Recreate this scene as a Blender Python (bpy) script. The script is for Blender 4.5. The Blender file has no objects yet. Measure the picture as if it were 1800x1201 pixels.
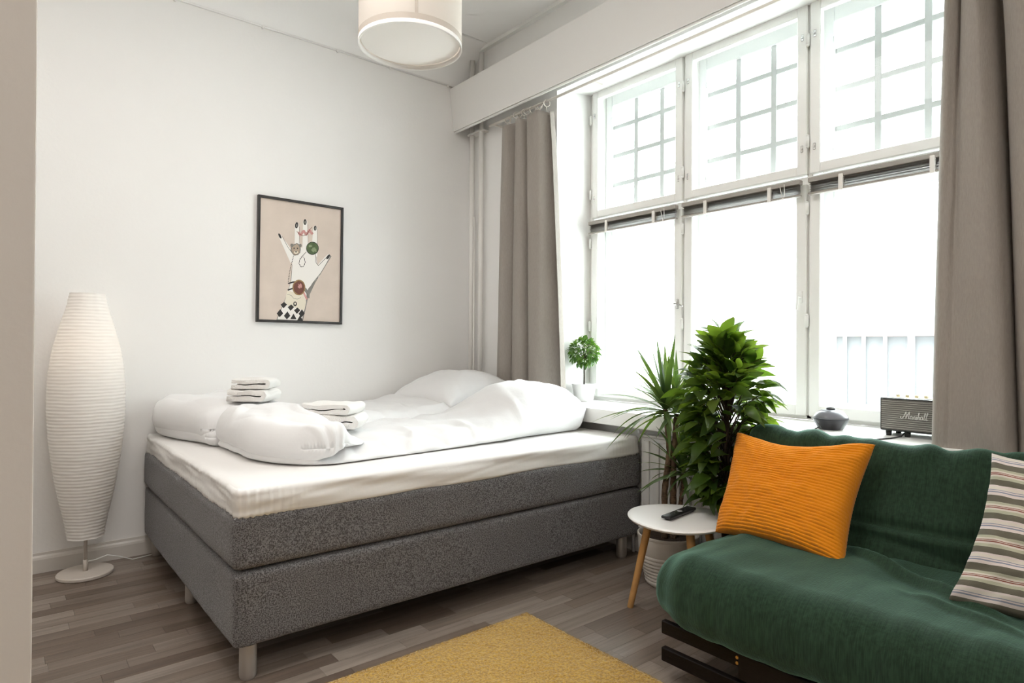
import bpy, bmesh, math, random
from mathutils import Vector, Matrix, noise
PI = math.pi
random.seed(7)
S = bpy.context.scene
COL = S.collection

# ------------------------------------------------------------------ camera
H = 1.083
yaw, pitch, roll = .686955, .004295, .0059795
fw = Vector((math.sin(yaw)*math.cos(pitch), math.cos(yaw)*math.cos(pitch), math.sin(pitch)))
rt = Vector((math.cos(yaw), -math.sin(yaw), 0)); up = rt.cross(fw)
rt2 = rt*math.cos(roll)+up*math.sin(roll); up2 = -rt*math.sin(roll)+up*math.cos(roll)
cam = bpy.data.objects.new('camera', bpy.data.cameras.new('camera')); COL.objects.link(cam)
cam.matrix_world = Matrix(((rt2.x, up2.x, -fw.x, 0), (rt2.y, up2.y, -fw.y, 0), (rt2.z, up2.z, -fw.z, H), (0, 0, 0, 1)))
cam.data.sensor_width = 36; cam.data.lens = 1099.3/1800*36; cam.data.clip_start = .02
S.camera = cam

# ------------------------------------------------------------------ world, light, exposure
SKY = 15.0
FILL = 46.0
w = bpy.data.worlds.new('world'); S.world = w; w.use_nodes = True
bg = w.node_tree.nodes['Background']; bg.inputs[0].default_value = (.93, .97, 1, 1); bg.inputs[1].default_value = SKY
S.view_settings.view_transform = 'Standard'; S.view_settings.look = 'None'
S.view_settings.exposure = 0.14; S.view_settings.gamma = 1; S.view_settings.use_curve_mapping = False
S.cycles.max_bounces = 10; S.cycles.diffuse_bounces = 6; S.cycles.transparent_max_bounces = 16
S.cycles.use_denoising = True; S.cycles.filter_width = 1.2; S.cycles.sample_clamp_indirect = 8
def area(name, loc, rot, sx, sy, power, color=(1, 1, 1), portal=False):
    l = bpy.data.lights.new(name, 'AREA'); l.shape = 'RECTANGLE'; l.size = sx; l.size_y = sy; l.energy = power; l.color = color
    o = bpy.data.objects.new(name, l); COL.objects.link(o); o.location = loc; o.rotation_euler = rot
    if portal: l.cycles.is_portal = True
    return o
area('window_portal', (3.16, 1.71, 1.71), (0, PI/2, 0), 1.95, 2.10, 1, portal=True)
# unseen fill lights added under the ceiling to brighten the room, not real fittings
area('room_fill', (-.3, -1.3, 3.05), (0, 0, 0), 1.6, 1.6, FILL, (1, .92, .84))
area('alcove_fill', (-1.2, 2.5, 3.05), (0, 0, 0), 1.2, 1.2, 9, (1, .90, .80))
area('ceiling_fill', (.55, 1.75, 3.10), (0, 0, 0), 1.1, 1.1, 30, (1, .97, .94))

# ------------------------------------------------------------------ helpers
def link(o, parent=None):
    COL.objects.link(o)
    if parent: o.parent = parent
    return o
def mesh_obj(name, bm, mats, parent=None, smooth=False, kind=None):
    me = bpy.data.meshes.new(name); bm.to_mesh(me); bm.free()
    for m in (mats if isinstance(mats, (list, tuple)) else [mats]): me.materials.append(m)
    if smooth:
        me.shade_smooth()
    o = bpy.data.objects.new(name, me); link(o, parent)
    if kind: o['kind'] = kind
    return o
def sharp(o, deg=35):
    me = o.data; me.shade_smooth()
    me.set_sharp_from_angle(angle=math.radians(deg)); return o
def empty(name, loc=(0, 0, 0), parent=None, rz=0):
    o = bpy.data.objects.new(name, None); o.empty_display_size = .05; link(o, parent); o.location = loc; o.rotation_euler = (0, 0, rz); return o
def tag(o, label, cat, group=None, kind=None):
    o['label'] = label; o['category'] = cat
    if group: o['group'] = group
    if kind: o['kind'] = kind
    return o
def struct(o): o['kind'] = 'structure'; return o
def B(): return bmesh.new()
def box(bm, a, b, mat=0, bev=0, seg=1):
    c = [(a[i]+b[i])/2 for i in range(3)]; s = [abs(b[i]-a[i]) for i in range(3)]
    r = bmesh.ops.create_cube(bm, size=1, matrix=Matrix.Translation(c) @ Matrix.Diagonal((*s, 1)))
    vs = r['verts']; fs = set(f for v in vs for f in v.link_faces)
    if bev:
        es = list(set(e for v in vs for e in v.link_edges))
        q = bmesh.ops.bevel(bm, geom=es, offset=bev, segments=seg, affect='EDGES', profile=.5)
        fs = set(q['faces']) | set(f for f in fs if f.is_valid)
    for f in fs: f.material_index = mat
    return bm
def frame_from(d):
    d = Vector(d).normalized(); a = Vector((0, 0, 1)) if abs(d.z) < .95 else Vector((1, 0, 0))
    x = d.cross(a).normalized(); y = d.cross(x).normalized(); return x, y, d
def tube(bm, pts, r, n=10, mat=0, caps=True):
    pts = [Vector(p) for p in pts]; rs = r if isinstance(r, (list, tuple)) else [r]*len(pts)
    rings = []; px = None
    for i, p in enumerate(pts):
        d = (pts[min(i+1, len(pts)-1)]-pts[max(i-1, 0)])
        x, y, _ = frame_from(d)
        if px is not None:
            x = (px-d.normalized()*px.dot(d.normalized()))
            x = x.normalized() if x.length > 1e-6 else frame_from(d)[0]
            y = d.normalized().cross(x)
        px = x
        rings.append([bm.verts.new(p+(x*math.cos(2*PI*k/n)+y*math.sin(2*PI*k/n))*rs[i]) for k in range(n)])
    for a, b in zip(rings, rings[1:]):
        for k in range(n):
            f = bm.faces.new((a[k], a[(k+1) % n], b[(k+1) % n], b[k])); f.material_index = mat
    if caps:
        for q in (rings[0][::-1], rings[-1]):
            try: bm.faces.new(q).material_index = mat
            except ValueError: pass
    return bm
def lathe(bm, prof, n=32, c=(0, 0, 0), mat=0, wob=None):
    rings = []
    for i, (r, z) in enumerate(prof):
        if r < 1e-5: rings.append([bm.verts.new((c[0], c[1], c[2]+z))])
        else: rings.append([bm.verts.new((c[0]+r*math.cos(2*PI*k/n), c[1]+r*math.sin(2*PI*k/n), c[2]+z)) for k in range(n)])
    for a, b in zip(rings, rings[1:]):
        for k in range(n):
            k2 = (k+1) % n
            if len(a) == 1 and len(b) == 1: continue
            if len(a) == 1: f = bm.faces.new((a[0], b[k2], b[k]))
            elif len(b) == 1: f = bm.faces.new((a[k], a[k2], b[0]))
            else: f = bm.faces.new((a[k], a[k2], b[k2], b[k]))
            f.material_index = mat
    return bm
def fin(bm): bmesh.ops.recalc_face_normals(bm, faces=bm.faces[:]); return bm
def soft_box(size, r, res, disp=None, taper=None):
    """rounded box centred on 0; res = cells per axis; disp(pos, normal) -> offset along the normal"""
    bm = B(); hx, hy, hz = [s/2 for s in size]; r3 = r if isinstance(r, tuple) else (r, r, r)
    nx, ny, nz = res; cache = {}
    def prm(i, n, h, rr):   # concentrate rows in the rounded zone
        t = -1+2*i/n
        return t*h
    def V(i, j, k):
        key = (i, j, k)
        if key in cache: return cache[key]
        p = Vector((prm(i, nx, hx, r3[0]), prm(j, ny, hy, r3[1]), prm(k, nz, hz, r3[2])))
        inn = Vector((max(-hx+r3[0], min(hx-r3[0], p.x)), max(-hy+r3[1], min(hy-r3[1], p.y)), max(-hz+r3[2], min(hz-r3[2], p.z))))
        d = Vector(((p.x-inn.x)/r3[0], (p.y-inn.y)/r3[1], (p.z-inn.z)/r3[2]))
        n = d.normalized() if d.length > 1e-9 else Vector((0, 0, 1))
        q = inn+Vector((n.x*r3[0], n.y*r3[1], n.z*r3[2]))
        nn = Vector((n.x/r3[0], n.y/r3[1], n.z/r3[2])).normalized()
        if disp: q = q+nn*disp(q, nn)
        if taper: q = taper(q)
        v = bm.verts.new(q); cache[key] = v; return v
    def face(a, b, c, d):
        try: bm.faces.new((a, b, c, d))
        except ValueError: pass
    for i in range(nx):
        for j in range(ny):
            for k in (0, nz): face(V(i, j, k), V(i+1, j, k), V(i+1, j+1, k), V(i, j+1, k))
    for i in range(nx):
        for k in range(nz):
            for j in (0, ny): face(V(i, j, k), V(i+1, j, k), V(i+1, j, k+1), V(i, j, k+1))
    for j in range(ny):
        for k in range(nz):
            for i in (0, nx): face(V(i, j, k), V(i, j+1, k), V(i, j+1, k+1), V(i, j, k+1))
    return fin(bm)
def N(x, y=0, z=0): return noise.noise(Vector((x, y, z)))
def place(bm, loc=(0, 0, 0), rot=None):
    m = Matrix.Translation(loc)
    if rot is not None: m = m @ rot.to_4x4()
    bmesh.ops.transform(bm, matrix=m, verts=bm.verts[:]); return bm
def smooth01(a, b, x):
    t = max(0, min(1, (x-a)/(b-a))); return t*t*(3-2*t)

# ------------------------------------------------------------------ materials
def newmat(name):
    m = bpy.data.materials.new(name); m.use_nodes = True
    return m, m.node_tree.nodes, m.node_tree.links, m.node_tree.nodes['Principled BSDF']
def mat(name, col, rough=.5, metal=0, spec=.5, bump=None, var=None, sheen=0, trans=0):
    """bump=(scale, strength[, stretch xyz])  var=(scale, amount) mild colour variation"""
    m, n, l, p = newmat(name)
    p.inputs['Base Color'].default_value = (*col, 1); p.inputs['Roughness'].default_value = rough
    p.inputs['Metallic'].default_value = metal; p.inputs['Specular IOR Level'].default_value = spec
    if sheen: p.inputs['Sheen Weight'].default_value = sheen; p.inputs['Sheen Roughness'].default_value = .5
    tc = n.new('ShaderNodeTexCoord')
    if bump:
        mp = n.new('ShaderNodeMapping'); l.new(tc.outputs['Object'], mp.inputs[0])
        if len(bump) > 2: mp.inputs['Scale'].default_value = bump[2]
        t = n.new('ShaderNodeTexNoise'); t.inputs['Scale'].default_value = bump[0]; t.inputs['Detail'].default_value = 4
        l.new(mp.outputs[0], t.inputs['Vector'])
        b = n.new('ShaderNodeBump'); b.inputs['Strength'].default_value = bump[1]; b.inputs['Distance'].default_value = .01
        l.new(t.outputs[0], b.inputs['Height']); l.new(b.outputs[0], p.inputs['Normal'])
    if var:
        t = n.new('ShaderNodeTexNoise'); t.inputs['Scale'].default_value = var[0]; t.inputs['Detail'].default_value = 5
        l.new(tc.outputs['Object'], t.inputs['Vector'])
        r = n.new('ShaderNodeValToRGB'); k = var[1]
        r.color_ramp.elements[0].position = .35; r.color_ramp.elements[1].position = .65
        r.color_ramp.elements[0].color = (*[c*(1-k) for c in col], 1); r.color_ramp.elements[1].color = (*[min(1, c*(1+k)) for c in col], 1)
        l.new(t.outputs[0], r.inputs[0]); l.new(r.outputs[0], p.inputs['Base Color'])
    if trans:
        tr = n.new('ShaderNodeBsdfTranslucent'); tr.inputs[0].default_value = (*col, 1)
        mx = n.new('ShaderNodeMixShader'); mx.inputs[0].default_value = trans
        out = n['Material Output']; l.new(p.outputs[0], mx.inputs[1]); l.new(tr.outputs[0], mx.inputs[2]); l.new(mx.outputs[0], out.inputs[0])
    return m

M = {}
M['wall'] = mat('wall_paint', (.82, .81, .795), .85, bump=(60, .05), var=(1.2, .012))
M['ceil'] = mat('ceiling_paint', (.90, .895, .885), .9, bump=(40, .05))
M['jamb'] = mat('partition_paint', (.64, .595, .55), .8, bump=(50, .05))
M['white'] = mat('white_gloss_paint', (.83, .83, .81), .35, bump=(14, .04))
M['woodwhite'] = mat('window_paint', (.86, .86, .835), .3, bump=(20, .05))
M['outersash'] = mat('outer_sash_backlit_grey', (.66, .67, .66), .4, bump=(20, .05)); M['muntin'] = mat('muntin_backlit_grey', (.52, .53, .525), .5)  # backlit shade put into the colour: window white greyed for outer sashes and muntins
M['valance'] = mat('pelmet_paint', (.76, .745, .725), .6, bump=(30, .03))
M['trim'] = mat('skirting_paint', (.62, .59, .55), .4)
M['pipe'] = mat('pipe_paint', (.74, .72, .69), .35)
M['radiator'] = mat('radiator_enamel', (.66, .655, .65), .4)
M['linen'] = mat('white_cotton', (.76, .76, .765), .9, bump=(7, .5, (1, 1, 1)), sheen=.15)
M['sheet'] = mat('fitted_sheet_cotton', (.77, .755, .74), .9, bump=(8, .25), sheen=.1)
M['towel'] = mat('towel_terry', (.84, .825, .80), .95, bump=(260, .6))
M['metal'] = mat('brushed_steel', (.50, .47, .44), .38, .75)
M['chrome'] = mat('chrome', (.6, .6, .6), .2, 1)
M['black'] = mat('black_plastic', (.012, .012, .013), .35)
M['rubber'] = mat('black_cord', (.02, .02, .02), .5)
M['blackframe'] = mat('black_picture_frame', (.016, .013, .012), .35, bump=(120, .15, (1, 1, 8)))
M['oak'] = mat('oak_leg', (.46, .245, .085), .45, bump=(30, .1, (1, 1, .1)), var=(9, .18))
M['tabletop'] = mat('white_lacquer', (.84, .83, .82), .3)
M['lampmetal'] = mat('lamp_stand_enamel', (.55, .50, .45), .4)
M['potwhite'] = mat('white_ceramic', (.84, .84, .84), .35)
M['potcream'] = mat('cream_ceramic', (.62, .58, .53), .5, bump=(30, .05))
M['pottan'] = mat('tan_ceramic', (.30, .25, .20), .5)
M['soil'] = mat('potting_soil', (.030, .017, .010), .95, bump=(80, 1))
M['bark'] = mat('cane_bark', (.135, .085, .050), .9, bump=(45, .8, (1, 1, 3)), var=(40, .45))
M['barkdark'] = mat('dark_bark', (.040, .026, .016), .9, bump=(60, .8))
M['darkwood'] = mat('black_stained_pine', (.006, .0035, .003), .6, spec=.2, bump=(25, .2, (6, .4, 6)))
M['brass'] = mat('brass_bolt', (.55, .36, .15), .35, 1)
M['pendant'] = mat('cream_lampshade_fabric', (.80, .755, .70), .8, trans=.35)
M['pendantband'] = mat('lampshade_band', (.52, .46, .40), .8)
M['diffuser'] = mat('opal_diffuser', (.93, .91, .88), .6, trans=.2)
M['hookplastic'] = mat('ivory_plastic', (.74, .70, .64), .4)
M['blind'] = mat('blind_slat', (.34, .31, .28), .55)
M['blindclip'] = mat('blind_clip_plastic', (.80, .77, .73), .4)
M['mustardbase'] = None

def fabric(name, c1, c2, scale, rough=.9, bump=.5, sheen=.2, weave=True):
    """speckled woven cloth: fine noise mixes two yarn colours"""
    m, n, l, p = newmat(name); tc = n.new('ShaderNodeTexCoord')
    t = n.new('ShaderNodeTexNoise'); t.inputs['Scale'].default_value = scale; t.inputs['Detail'].default_value = 3; t.inputs['Roughness'].default_value = .75
    l.new(tc.outputs['Object'], t.inputs['Vector'])
    r = n.new('ShaderNodeValToRGB'); r.color_ramp.elements[0].position = .43; r.color_ramp.elements[1].position = .58
    r.color_ramp.elements[0].color = (*c1, 1); r.color_ramp.elements[1].color = (*c2, 1)
    l.new(t.outputs[0], r.inputs[0]); l.new(r.outputs[0], p.inputs['Base Color'])
    b = n.new('ShaderNodeBump'); b.inputs['Strength'].default_value = bump; b.inputs['Distance'].default_value = .002
    l.new(t.outputs[0], b.inputs['Height']); l.new(b.outputs[0], p.inputs['Normal'])
    p.inputs['Roughness'].default_value = rough; p.inputs['Sheen Weight'].default_value = sheen
    p.inputs['Specular IOR Level'].default_value = .2
    return m
M['bedgrey'] = fabric('grey_melange_fabric', (.058, .055, .056), (.215, .21, .215), 235, bump=.8)
def linenweave(name, col, k=.25, s=(180, 700), sheen=.35, trans=0):
    """cloth with slubby threads running both ways"""
    m, n, l, p = newmat(name); tc = n.new('ShaderNodeTexCoord'); outs = []
    for sc in ((s[0]*.12, s[1]*.5, s[0]*.12), (s[0], s[0]*.5, s[0]*.12)):
        mp = n.new('ShaderNodeMapping'); mp.inputs['Scale'].default_value = sc; l.new(tc.outputs['Object'], mp.inputs[0])
        t = n.new('ShaderNodeTexNoise'); t.inputs['Scale'].default_value = 1; t.inputs['Detail'].default_value = 2; l.new(mp.outputs[0], t.inputs['Vector']); outs.append(t.outputs[0])
    a = n.new('ShaderNodeMath'); a.operation = 'ADD'; l.new(outs[0], a.inputs[0]); l.new(outs[1], a.inputs[1])
    r = n.new('ShaderNodeValToRGB'); r.color_ramp.elements[0].position = .35; r.color_ramp.elements[1].position = .65
    h = n.new('ShaderNodeMath'); h.operation = 'MULTIPLY'; h.inputs[1].default_value = .5; l.new(a.outputs[0], h.inputs[0])
    l.new(h.outputs[0], r.inputs[0])
    r.color_ramp.elements[0].color = (*[c*(1-k) for c in col], 1); r.color_ramp.elements[1].color = (*[c*(1+k) for c in col], 1)
    l.new(r.outputs[0], p.inputs['Base Color'])
    b = n.new('ShaderNodeBump'); b.inputs['Strength'].default_value = .35; b.inputs['Distance'].default_value = .002
    l.new(a.outputs[0], b.inputs['Height']); l.new(b.outputs[0], p.inputs['Normal'])
    p.inputs['Roughness'].default_value = .85; p.inputs['Sheen Weight'].default_value = sheen; p.inputs['Sheen Roughness'].default_value = .4
    p.inputs['Specular IOR Level'].default_value = .25
    if trans:
        tr = n.new('ShaderNodeBsdfTranslucent'); l.new(r.outputs[0], tr.inputs[0])
        mx = n.new('ShaderNodeMixShader'); mx.inputs[0].default_value = trans
        l.new(p.outputs[0], mx.inputs[1]); l.new(tr.outputs[0], mx.inputs[2]); l.new(mx.outputs[0], n['Material Output'].inputs[0])
    return m
M['green'] = linenweave('green_linen', (.014, .035, .018), .35, sheen=.42)
M['green'].node_tree.nodes['Principled BSDF'].inputs['Sheen Tint'].default_value = (.50, .95, .78, 1)
M['curtain'] = linenweave('taupe_linen', (.37, .335, .30), .06, s=(420, 900), sheen=.1, trans=.12)
M['orange'] = mat('orange_corduroy', (.72, .245, .007), .85, bump=(120, .3), sheen=.12, spec=.2)

# timber strip flooring: each strip gets its own tone
def floor_mat():
    m, n, l, p = newmat('laminate_strip')
    oi = n.new('ShaderNodeObjectInfo'); ge = n.new('ShaderNodeNewGeometry')
    a = n.new('ShaderNodeMath'); a.operation = 'ADD'; l.new(oi.outputs['Random'], a.inputs[0]); l.new(ge.outputs['Random Per Island'], a.inputs[1])
    fr = n.new('ShaderNodeMath'); fr.operation = 'FRACT'; l.new(a.outputs[0], fr.inputs[0])
    r = n.new('ShaderNodeValToRGB'); cr = r.color_ramp
    cols = [(.115, .083, .063), (.165, .126, .100), (.215, .174, .145), (.255, .212, .180), (.150, .116, .092)]
    cr.elements[0].position = 0; cr.elements[0].color = (*cols[0], 1); cr.elements[1].position = 1; cr.elements[1].color = (*cols[4], 1)
    for k in (1, 2, 3): e = cr.elements.new(k/4); e.color = (*cols[k], 1)
    l.new(fr.outputs[0], r.inputs[0])
    geo = n.new('ShaderNodeTexCoord')
    cmb = n.new('ShaderNodeCombineXYZ'); l.new(fr.outputs[0], cmb.inputs[2])
    sc = n.new('ShaderNodeVectorMath'); sc.operation = 'SCALE'; sc.inputs['Scale'].default_value = 37; l.new(cmb.outputs[0], sc.inputs[0])
    ps = n.new('ShaderNodeVectorMath'); ps.operation = 'ADD'; l.new(ge.outputs['Position'], ps.inputs[0]); l.new(sc.outputs[0], ps.inputs[1])
    mp = n.new('ShaderNodeMapping'); mp.inputs['Scale'].default_value = (2.2, 42, 1); l.new(ps.outputs[0], mp.inputs[0])
    t = n.new('ShaderNodeTexNoise'); t.inputs['Scale'].default_value = 1.3; t.inputs['Detail'].default_value = 6; t.inputs['Roughness'].default_value = .65; t.inputs['Distortion'].default_value = .4
    l.new(mp.outputs[0], t.inputs['Vector'])
    mr = n.new('ShaderNodeMapRange'); mr.inputs[1].default_value = .3; mr.inputs[2].default_value = .7; mr.inputs[3].default_value = .72; mr.inputs[4].default_value = 1.25
    l.new(t.outputs[0], mr.inputs[0])
    mx = n.new('ShaderNodeVectorMath'); mx.operation = 'SCALE'; l.new(r.outputs[0], mx.inputs[0]); l.new(mr.outputs[0], mx.inputs['Scale'])
    l.new(mx.outputs[0], p.inputs['Base Color'])
    b = n.new('ShaderNodeBump'); b.inputs['Strength'].default_value = .12; b.inputs['Distance'].default_value = .002; l.new(t.outputs[0], b.inputs['Height']); l.new(b.outputs[0], p.inputs['Normal'])
    p.inputs['Roughness'].default_value = .36; p.inputs['Specular IOR Level'].default_value = .55
    return m
M['floor'] = floor_mat()
M['underfloor'] = mat('dark_joint', (.035, .027, .022), .9)
def glass_mat():
    m, n, l, p = newmat('window_glass'); n.remove(p)
    t = n.new('ShaderNodeBsdfTransparent'); t.inputs[0].default_value = (.96, .975, .97, 1)
    g = n.new('ShaderNodeBsdfGlossy'); g.inputs['Roughness'].default_value = .02
    lw = n.new('ShaderNodeLayerWeight'); pw = n.new('ShaderNodeMath'); pw.operation = 'POWER'; pw.inputs[1].default_value = 5; l.new(lw.outputs['Facing'], pw.inputs[0])
    f = n.new('ShaderNodeMath'); f.operation = 'MULTIPLY_ADD'; f.inputs[1].default_value = .9; f.inputs[2].default_value = .012; l.new(pw.outputs[0], f.inputs[0])
    mx = n.new('ShaderNodeMixShader'); l.new(f.outputs[0], mx.inputs[0]); l.new(t.outputs[0], mx.inputs[1]); l.new(g.outputs[0], mx.inputs[2]); l.new(mx.outputs[0], n['Material Output'].inputs[0])
    return m
M['glass'] = glass_mat()
def leaf_mat(name, c1, c2, tr=.6, rough=.35):
    m, n, l, p = newmat(name)
    oi = n.new('ShaderNodeObjectInfo'); ge = n.new('ShaderNodeNewGeometry')
    a = n.new('ShaderNodeMath'); a.operation = 'ADD'; l.new(oi.outputs['Random'], a.inputs[0]); l.new(ge.outputs['Random Per Island'], a.inputs[1])
    fr = n.new('ShaderNodeMath'); fr.operation = 'FRACT'; l.new(a.outputs[0], fr.inputs[0])
    r = n.new('ShaderNodeValToRGB'); r.color_ramp.elements[0].color = (*c1, 1); r.color_ramp.elements[1].color = (*c2, 1); l.new(fr.outputs[0], r.inputs[0])
    l.new(r.outputs[0], p.inputs['Base Color']); p.inputs['Roughness'].default_value = rough
    t = n.new('ShaderNodeBsdfTranslucent')
    g = n.new('ShaderNodeVectorMath'); g.operation = 'MULTIPLY'; g.inputs[1].default_value = (2.3, 2.0, .9); l.new(r.outputs[0], g.inputs[0]); l.new(g.outputs[0], t.inputs[0])
    mx = n.new('ShaderNodeMixShader'); mx.inputs[0].default_value = tr
    l.new(p.outputs[0], mx.inputs[1]); l.new(t.outputs[0], mx.inputs[2]); l.new(mx.outputs[0], n['Material Output'].inputs[0])
    return m
M['ficus'] = leaf_mat('ficus_leaf', (.026, .062, .012), (.085, .150, .025))
M['drac'] = leaf_mat('dracaena_leaf', (.040, .085, .028), (.085, .14, .040), .35, .4)
M['topiary'] = leaf_mat('topiary_leaf', (.035, .10, .022), (.10, .20, .045), .35)

# ================================================================== ROOM
YB, XW, ZC = 3.67, 2.61, 3.15       # back wall, window wall, ceiling
XO = 3.12                            # outer face of the window wall
WY0, WY1 = .68, 2.765                # window opening along the wall
X0, Y0 = -2.4, -2.6                  # unseen side and rear walls

# floor: strips laid along X, one object per visible strip
fl = struct(empty('floor'))
b = B(); box(b, (X0, Y0, -.05), (XW+.02, YB, -.012)); mesh_obj('subfloor', b, M['underfloor'], fl)
SW = .066
def strip_bm(L):
    bm = B(); box(bm, (0, 0, -.012), (L-.0009, SW-.0009, 0)); 
    return bm
lens = [.30, .36, .42, .48, .56]
protos = {}
rest = B(); count = 0
def visible(x, y, L):
    for px in (x, x+L/2, x+L):
        v = Vector((px, y, -H)); d = v.dot(fw)
        if d <= .1: continue
        u = 900+1099.3*v.dot(rt2)/d; q = 600.5-1099.3*v.dot(up2)/d
        if 30 < u < 1830 and q < 1230 and px > -.15:
            if px > 1.68 and y < 1.2: continue
            if .62 < px < 2.5 and y > 2.35: continue
            if px < 1.6 and .3 < px and y < 1.8 and y > .8: continue
            return True
    return False
y = Y0; row = 0
while y < YB:
    x = X0-random.random()*.5
    while x < XW:
        L = random.choice(lens)
        xa = max(x, X0); xb = min(x+L, XW+.02)
        if xb-xa > .01 and y+SW < YB+.05:
            full = (xa == x and xb == x+L)
            if full and count < 295 and visible(x, y, L):
                if L not in protos:
                    me = bpy.data.meshes.new('plank'); bm = strip_bm(L); bm.to_mesh(me); bm.free(); me.materials.append(M['floor']); protos[L] = me
                o = bpy.data.objects.new('plank', protos[L]); link(o, fl); o.location = (x, y, 0); count += 1
            else:
                box(rest, (xa, y, -.012), (xb-.0009, y+SW-.0009, 0))
        x += L
    y += SW; row += 1
mesh_obj('plank_field', rest, M['floor'], fl, kind='stuff')
print('planks', count)

# walls
b = B(); box(b, (X0, YB, 0), (XO, YB+.12, ZC+.1)); struct(mesh_obj('wall_back', b, M['wall']))
b = B(); box(b, (X0-.12, Y0, 0), (X0, YB, ZC+.1)); struct(mesh_obj('wall_side', b, M['wall']))
b = B(); box(b, (X0, Y0-.12, 0), (XO, Y0, ZC+.1)); struct(mesh_obj('wall_rear', b, M['wall']))
b = B()
SZ = .70; HZ = 2.70   # opening bottom / head
box(b, (XW, Y0, 0), (XO, WY0, ZC+.1)); box(b, (XW, WY1, 0), (XO, YB, ZC+.1))
box(b, (XW, WY0, 0), (XO, WY1, SZ)); 
# head, soffit sloping down towards the room
vs = [b.verts.new(v) for v in ((XW, WY0, 2.625), (XO, WY0, HZ), (XO, WY0, ZC+.1), (XW, WY0, ZC+.1), (XW, WY1, 2.625), (XO, WY1, HZ), (XO, WY1, ZC+.1), (XW, WY1, ZC+.1))]
for q in ((0, 1, 2, 3), (4, 7, 6, 5), (0, 4, 5, 1), (3, 2, 6, 7), (0, 3, 7, 4), (1, 5, 6, 2)): b.faces.new([vs[i] for i in q])
struct(mesh_obj('wall_right', fin(b), M['wall']))
b = B(); box(b, (X0, 1.20, 0), (.042, 1.32, ZC), bev=.004, seg=2); o = struct(mesh_obj('wall_left', b, M['jamb'])); sharp(o)
b = B(); box(b, (X0, Y0, ZC), (XO, YB, ZC+.1)); struct(mesh_obj('ceiling', b, M['ceil']))
# plaster cove between back wall and ceiling
b = B(); R0 = .24; prof = [(YB-.001, 2.90)]
for i in range(13):
    a = i/12*PI/2; prof.append((YB-.004-R0*(1-math.cos(a)), ZC-R0*(1-math.sin(a))))
prof.append((YB-.001, ZC))
ra = [b.verts.new((X0, p[0], p[1])) for p in prof]; rb = [b.verts.new((XW, p[0], p[1])) for p in prof]
for i in range(len(prof)-1): b.faces.new((ra[i], ra[i+1], rb[i+1], rb[i]))
o = struct(mesh_obj('trim_1', fin(b), M['ceil'], smooth=True))
# thin painted bead under the cove with its clips
t = struct(empty('trim_2'))
b = B(); tube(b, [(X0, YB-.006, 2.888), (XW-.15, YB-.006, 2.886)], .0045, 6); mesh_obj('cable_bead', b, M['wall'], t, smooth=True)
me = None
for k in range(7):
    x = .70+k*.42+.03*((k*7) % 3)
    if me is None:
        b = B(); box(b, (-.006, -.012, -.010), (.006, 0, .008), bev=.002); o = mesh_obj('cable_clip', b, M['wall'], t); me = o.data
    else: o = bpy.data.objects.new('cable_clip', me); link(o, t)
    o.location = (x, YB-.001, 2.885)
b = B(); box(b, (XW-.03, Y0, 3.125), (XW, YB-.05, ZC)); struct(mesh_obj('trim_3', b, M['white']))
# baseboards
def baseboard(name, p0, p1, nrm):
    prof = [(0, 0), (.016, 0), (.016, .062), (.013, .072), (.006, .080), (.005, .092), (0, .092)]
    b = B(); A = [b.verts.new((p0[0]+nrm[0]*d, p0[1]+nrm[1]*d, z)) for d, z in prof]; C = [b.verts.new((p1[0]+nrm[0]*d, p1[1]+nrm[1]*d, z)) for d, z in prof]
    for i in range(len(prof)-1): b.faces.new((A[i], A[i+1], C[i+1], C[i]))
    b.faces.new(A); b.faces.new(C[::-1]); struct(mesh_obj(name, fin(b), M['trim']))
baseboard('baseboard_back', (X0, YB), (XW, YB), (0, -1))
baseboard('baseboard_right', (XW, Y0), (XW, YB-.02), (-1, 0))

# ------------------------------------------------------------------ windows
XF = 2.90       # inner face of the sashes
sash = [(2.735, 2.06), (2.045, 1.375), (1.362, .70)]
fr = struct(empty('window_surround')); fr.name = 'trim_4'
b = B()
for y in (2.75, 2.0525, 1.3685, .69):
    hw = .014 if y in (2.75, .69) else .012
    box(b, (XF+.008, y-hw, .745), (XF+.17, y+hw, 2.70), bev=.002)
box(b, (XF+.008, .69, 2.683), (XF+.17, 2.75, 2.70)); box(b, (XF+.012, .69, 1.835), (XF+.17, 2.75, 1.872), bev=.002)
box(b, (XF+.008, .69, .740), (XF+.17, 2.75, .762), bev=.002)
mesh_obj('mullion_frame', b, M['woodwhite'], fr)
def ring(bm, x0, x1, ya, yb, za, zb, wy, wz0, wz1, bev=.004):
    ya, yb = min(ya, yb), max(ya, yb)
    box(bm, (x0, ya, za), (x1, ya+wy, zb), bev=bev); box(bm, (x0, yb-wy, za), (x1, yb, zb), bev=bev)
    box(bm, (x0, ya+wy-.001, zb-wz1), (x1, yb-wy+.001, zb), bev=bev); box(bm, (x0, ya+wy-.001, za), (x1, yb-wy+.001, za+wz0), bev=bev)
hingeme = None; hook = None
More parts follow.
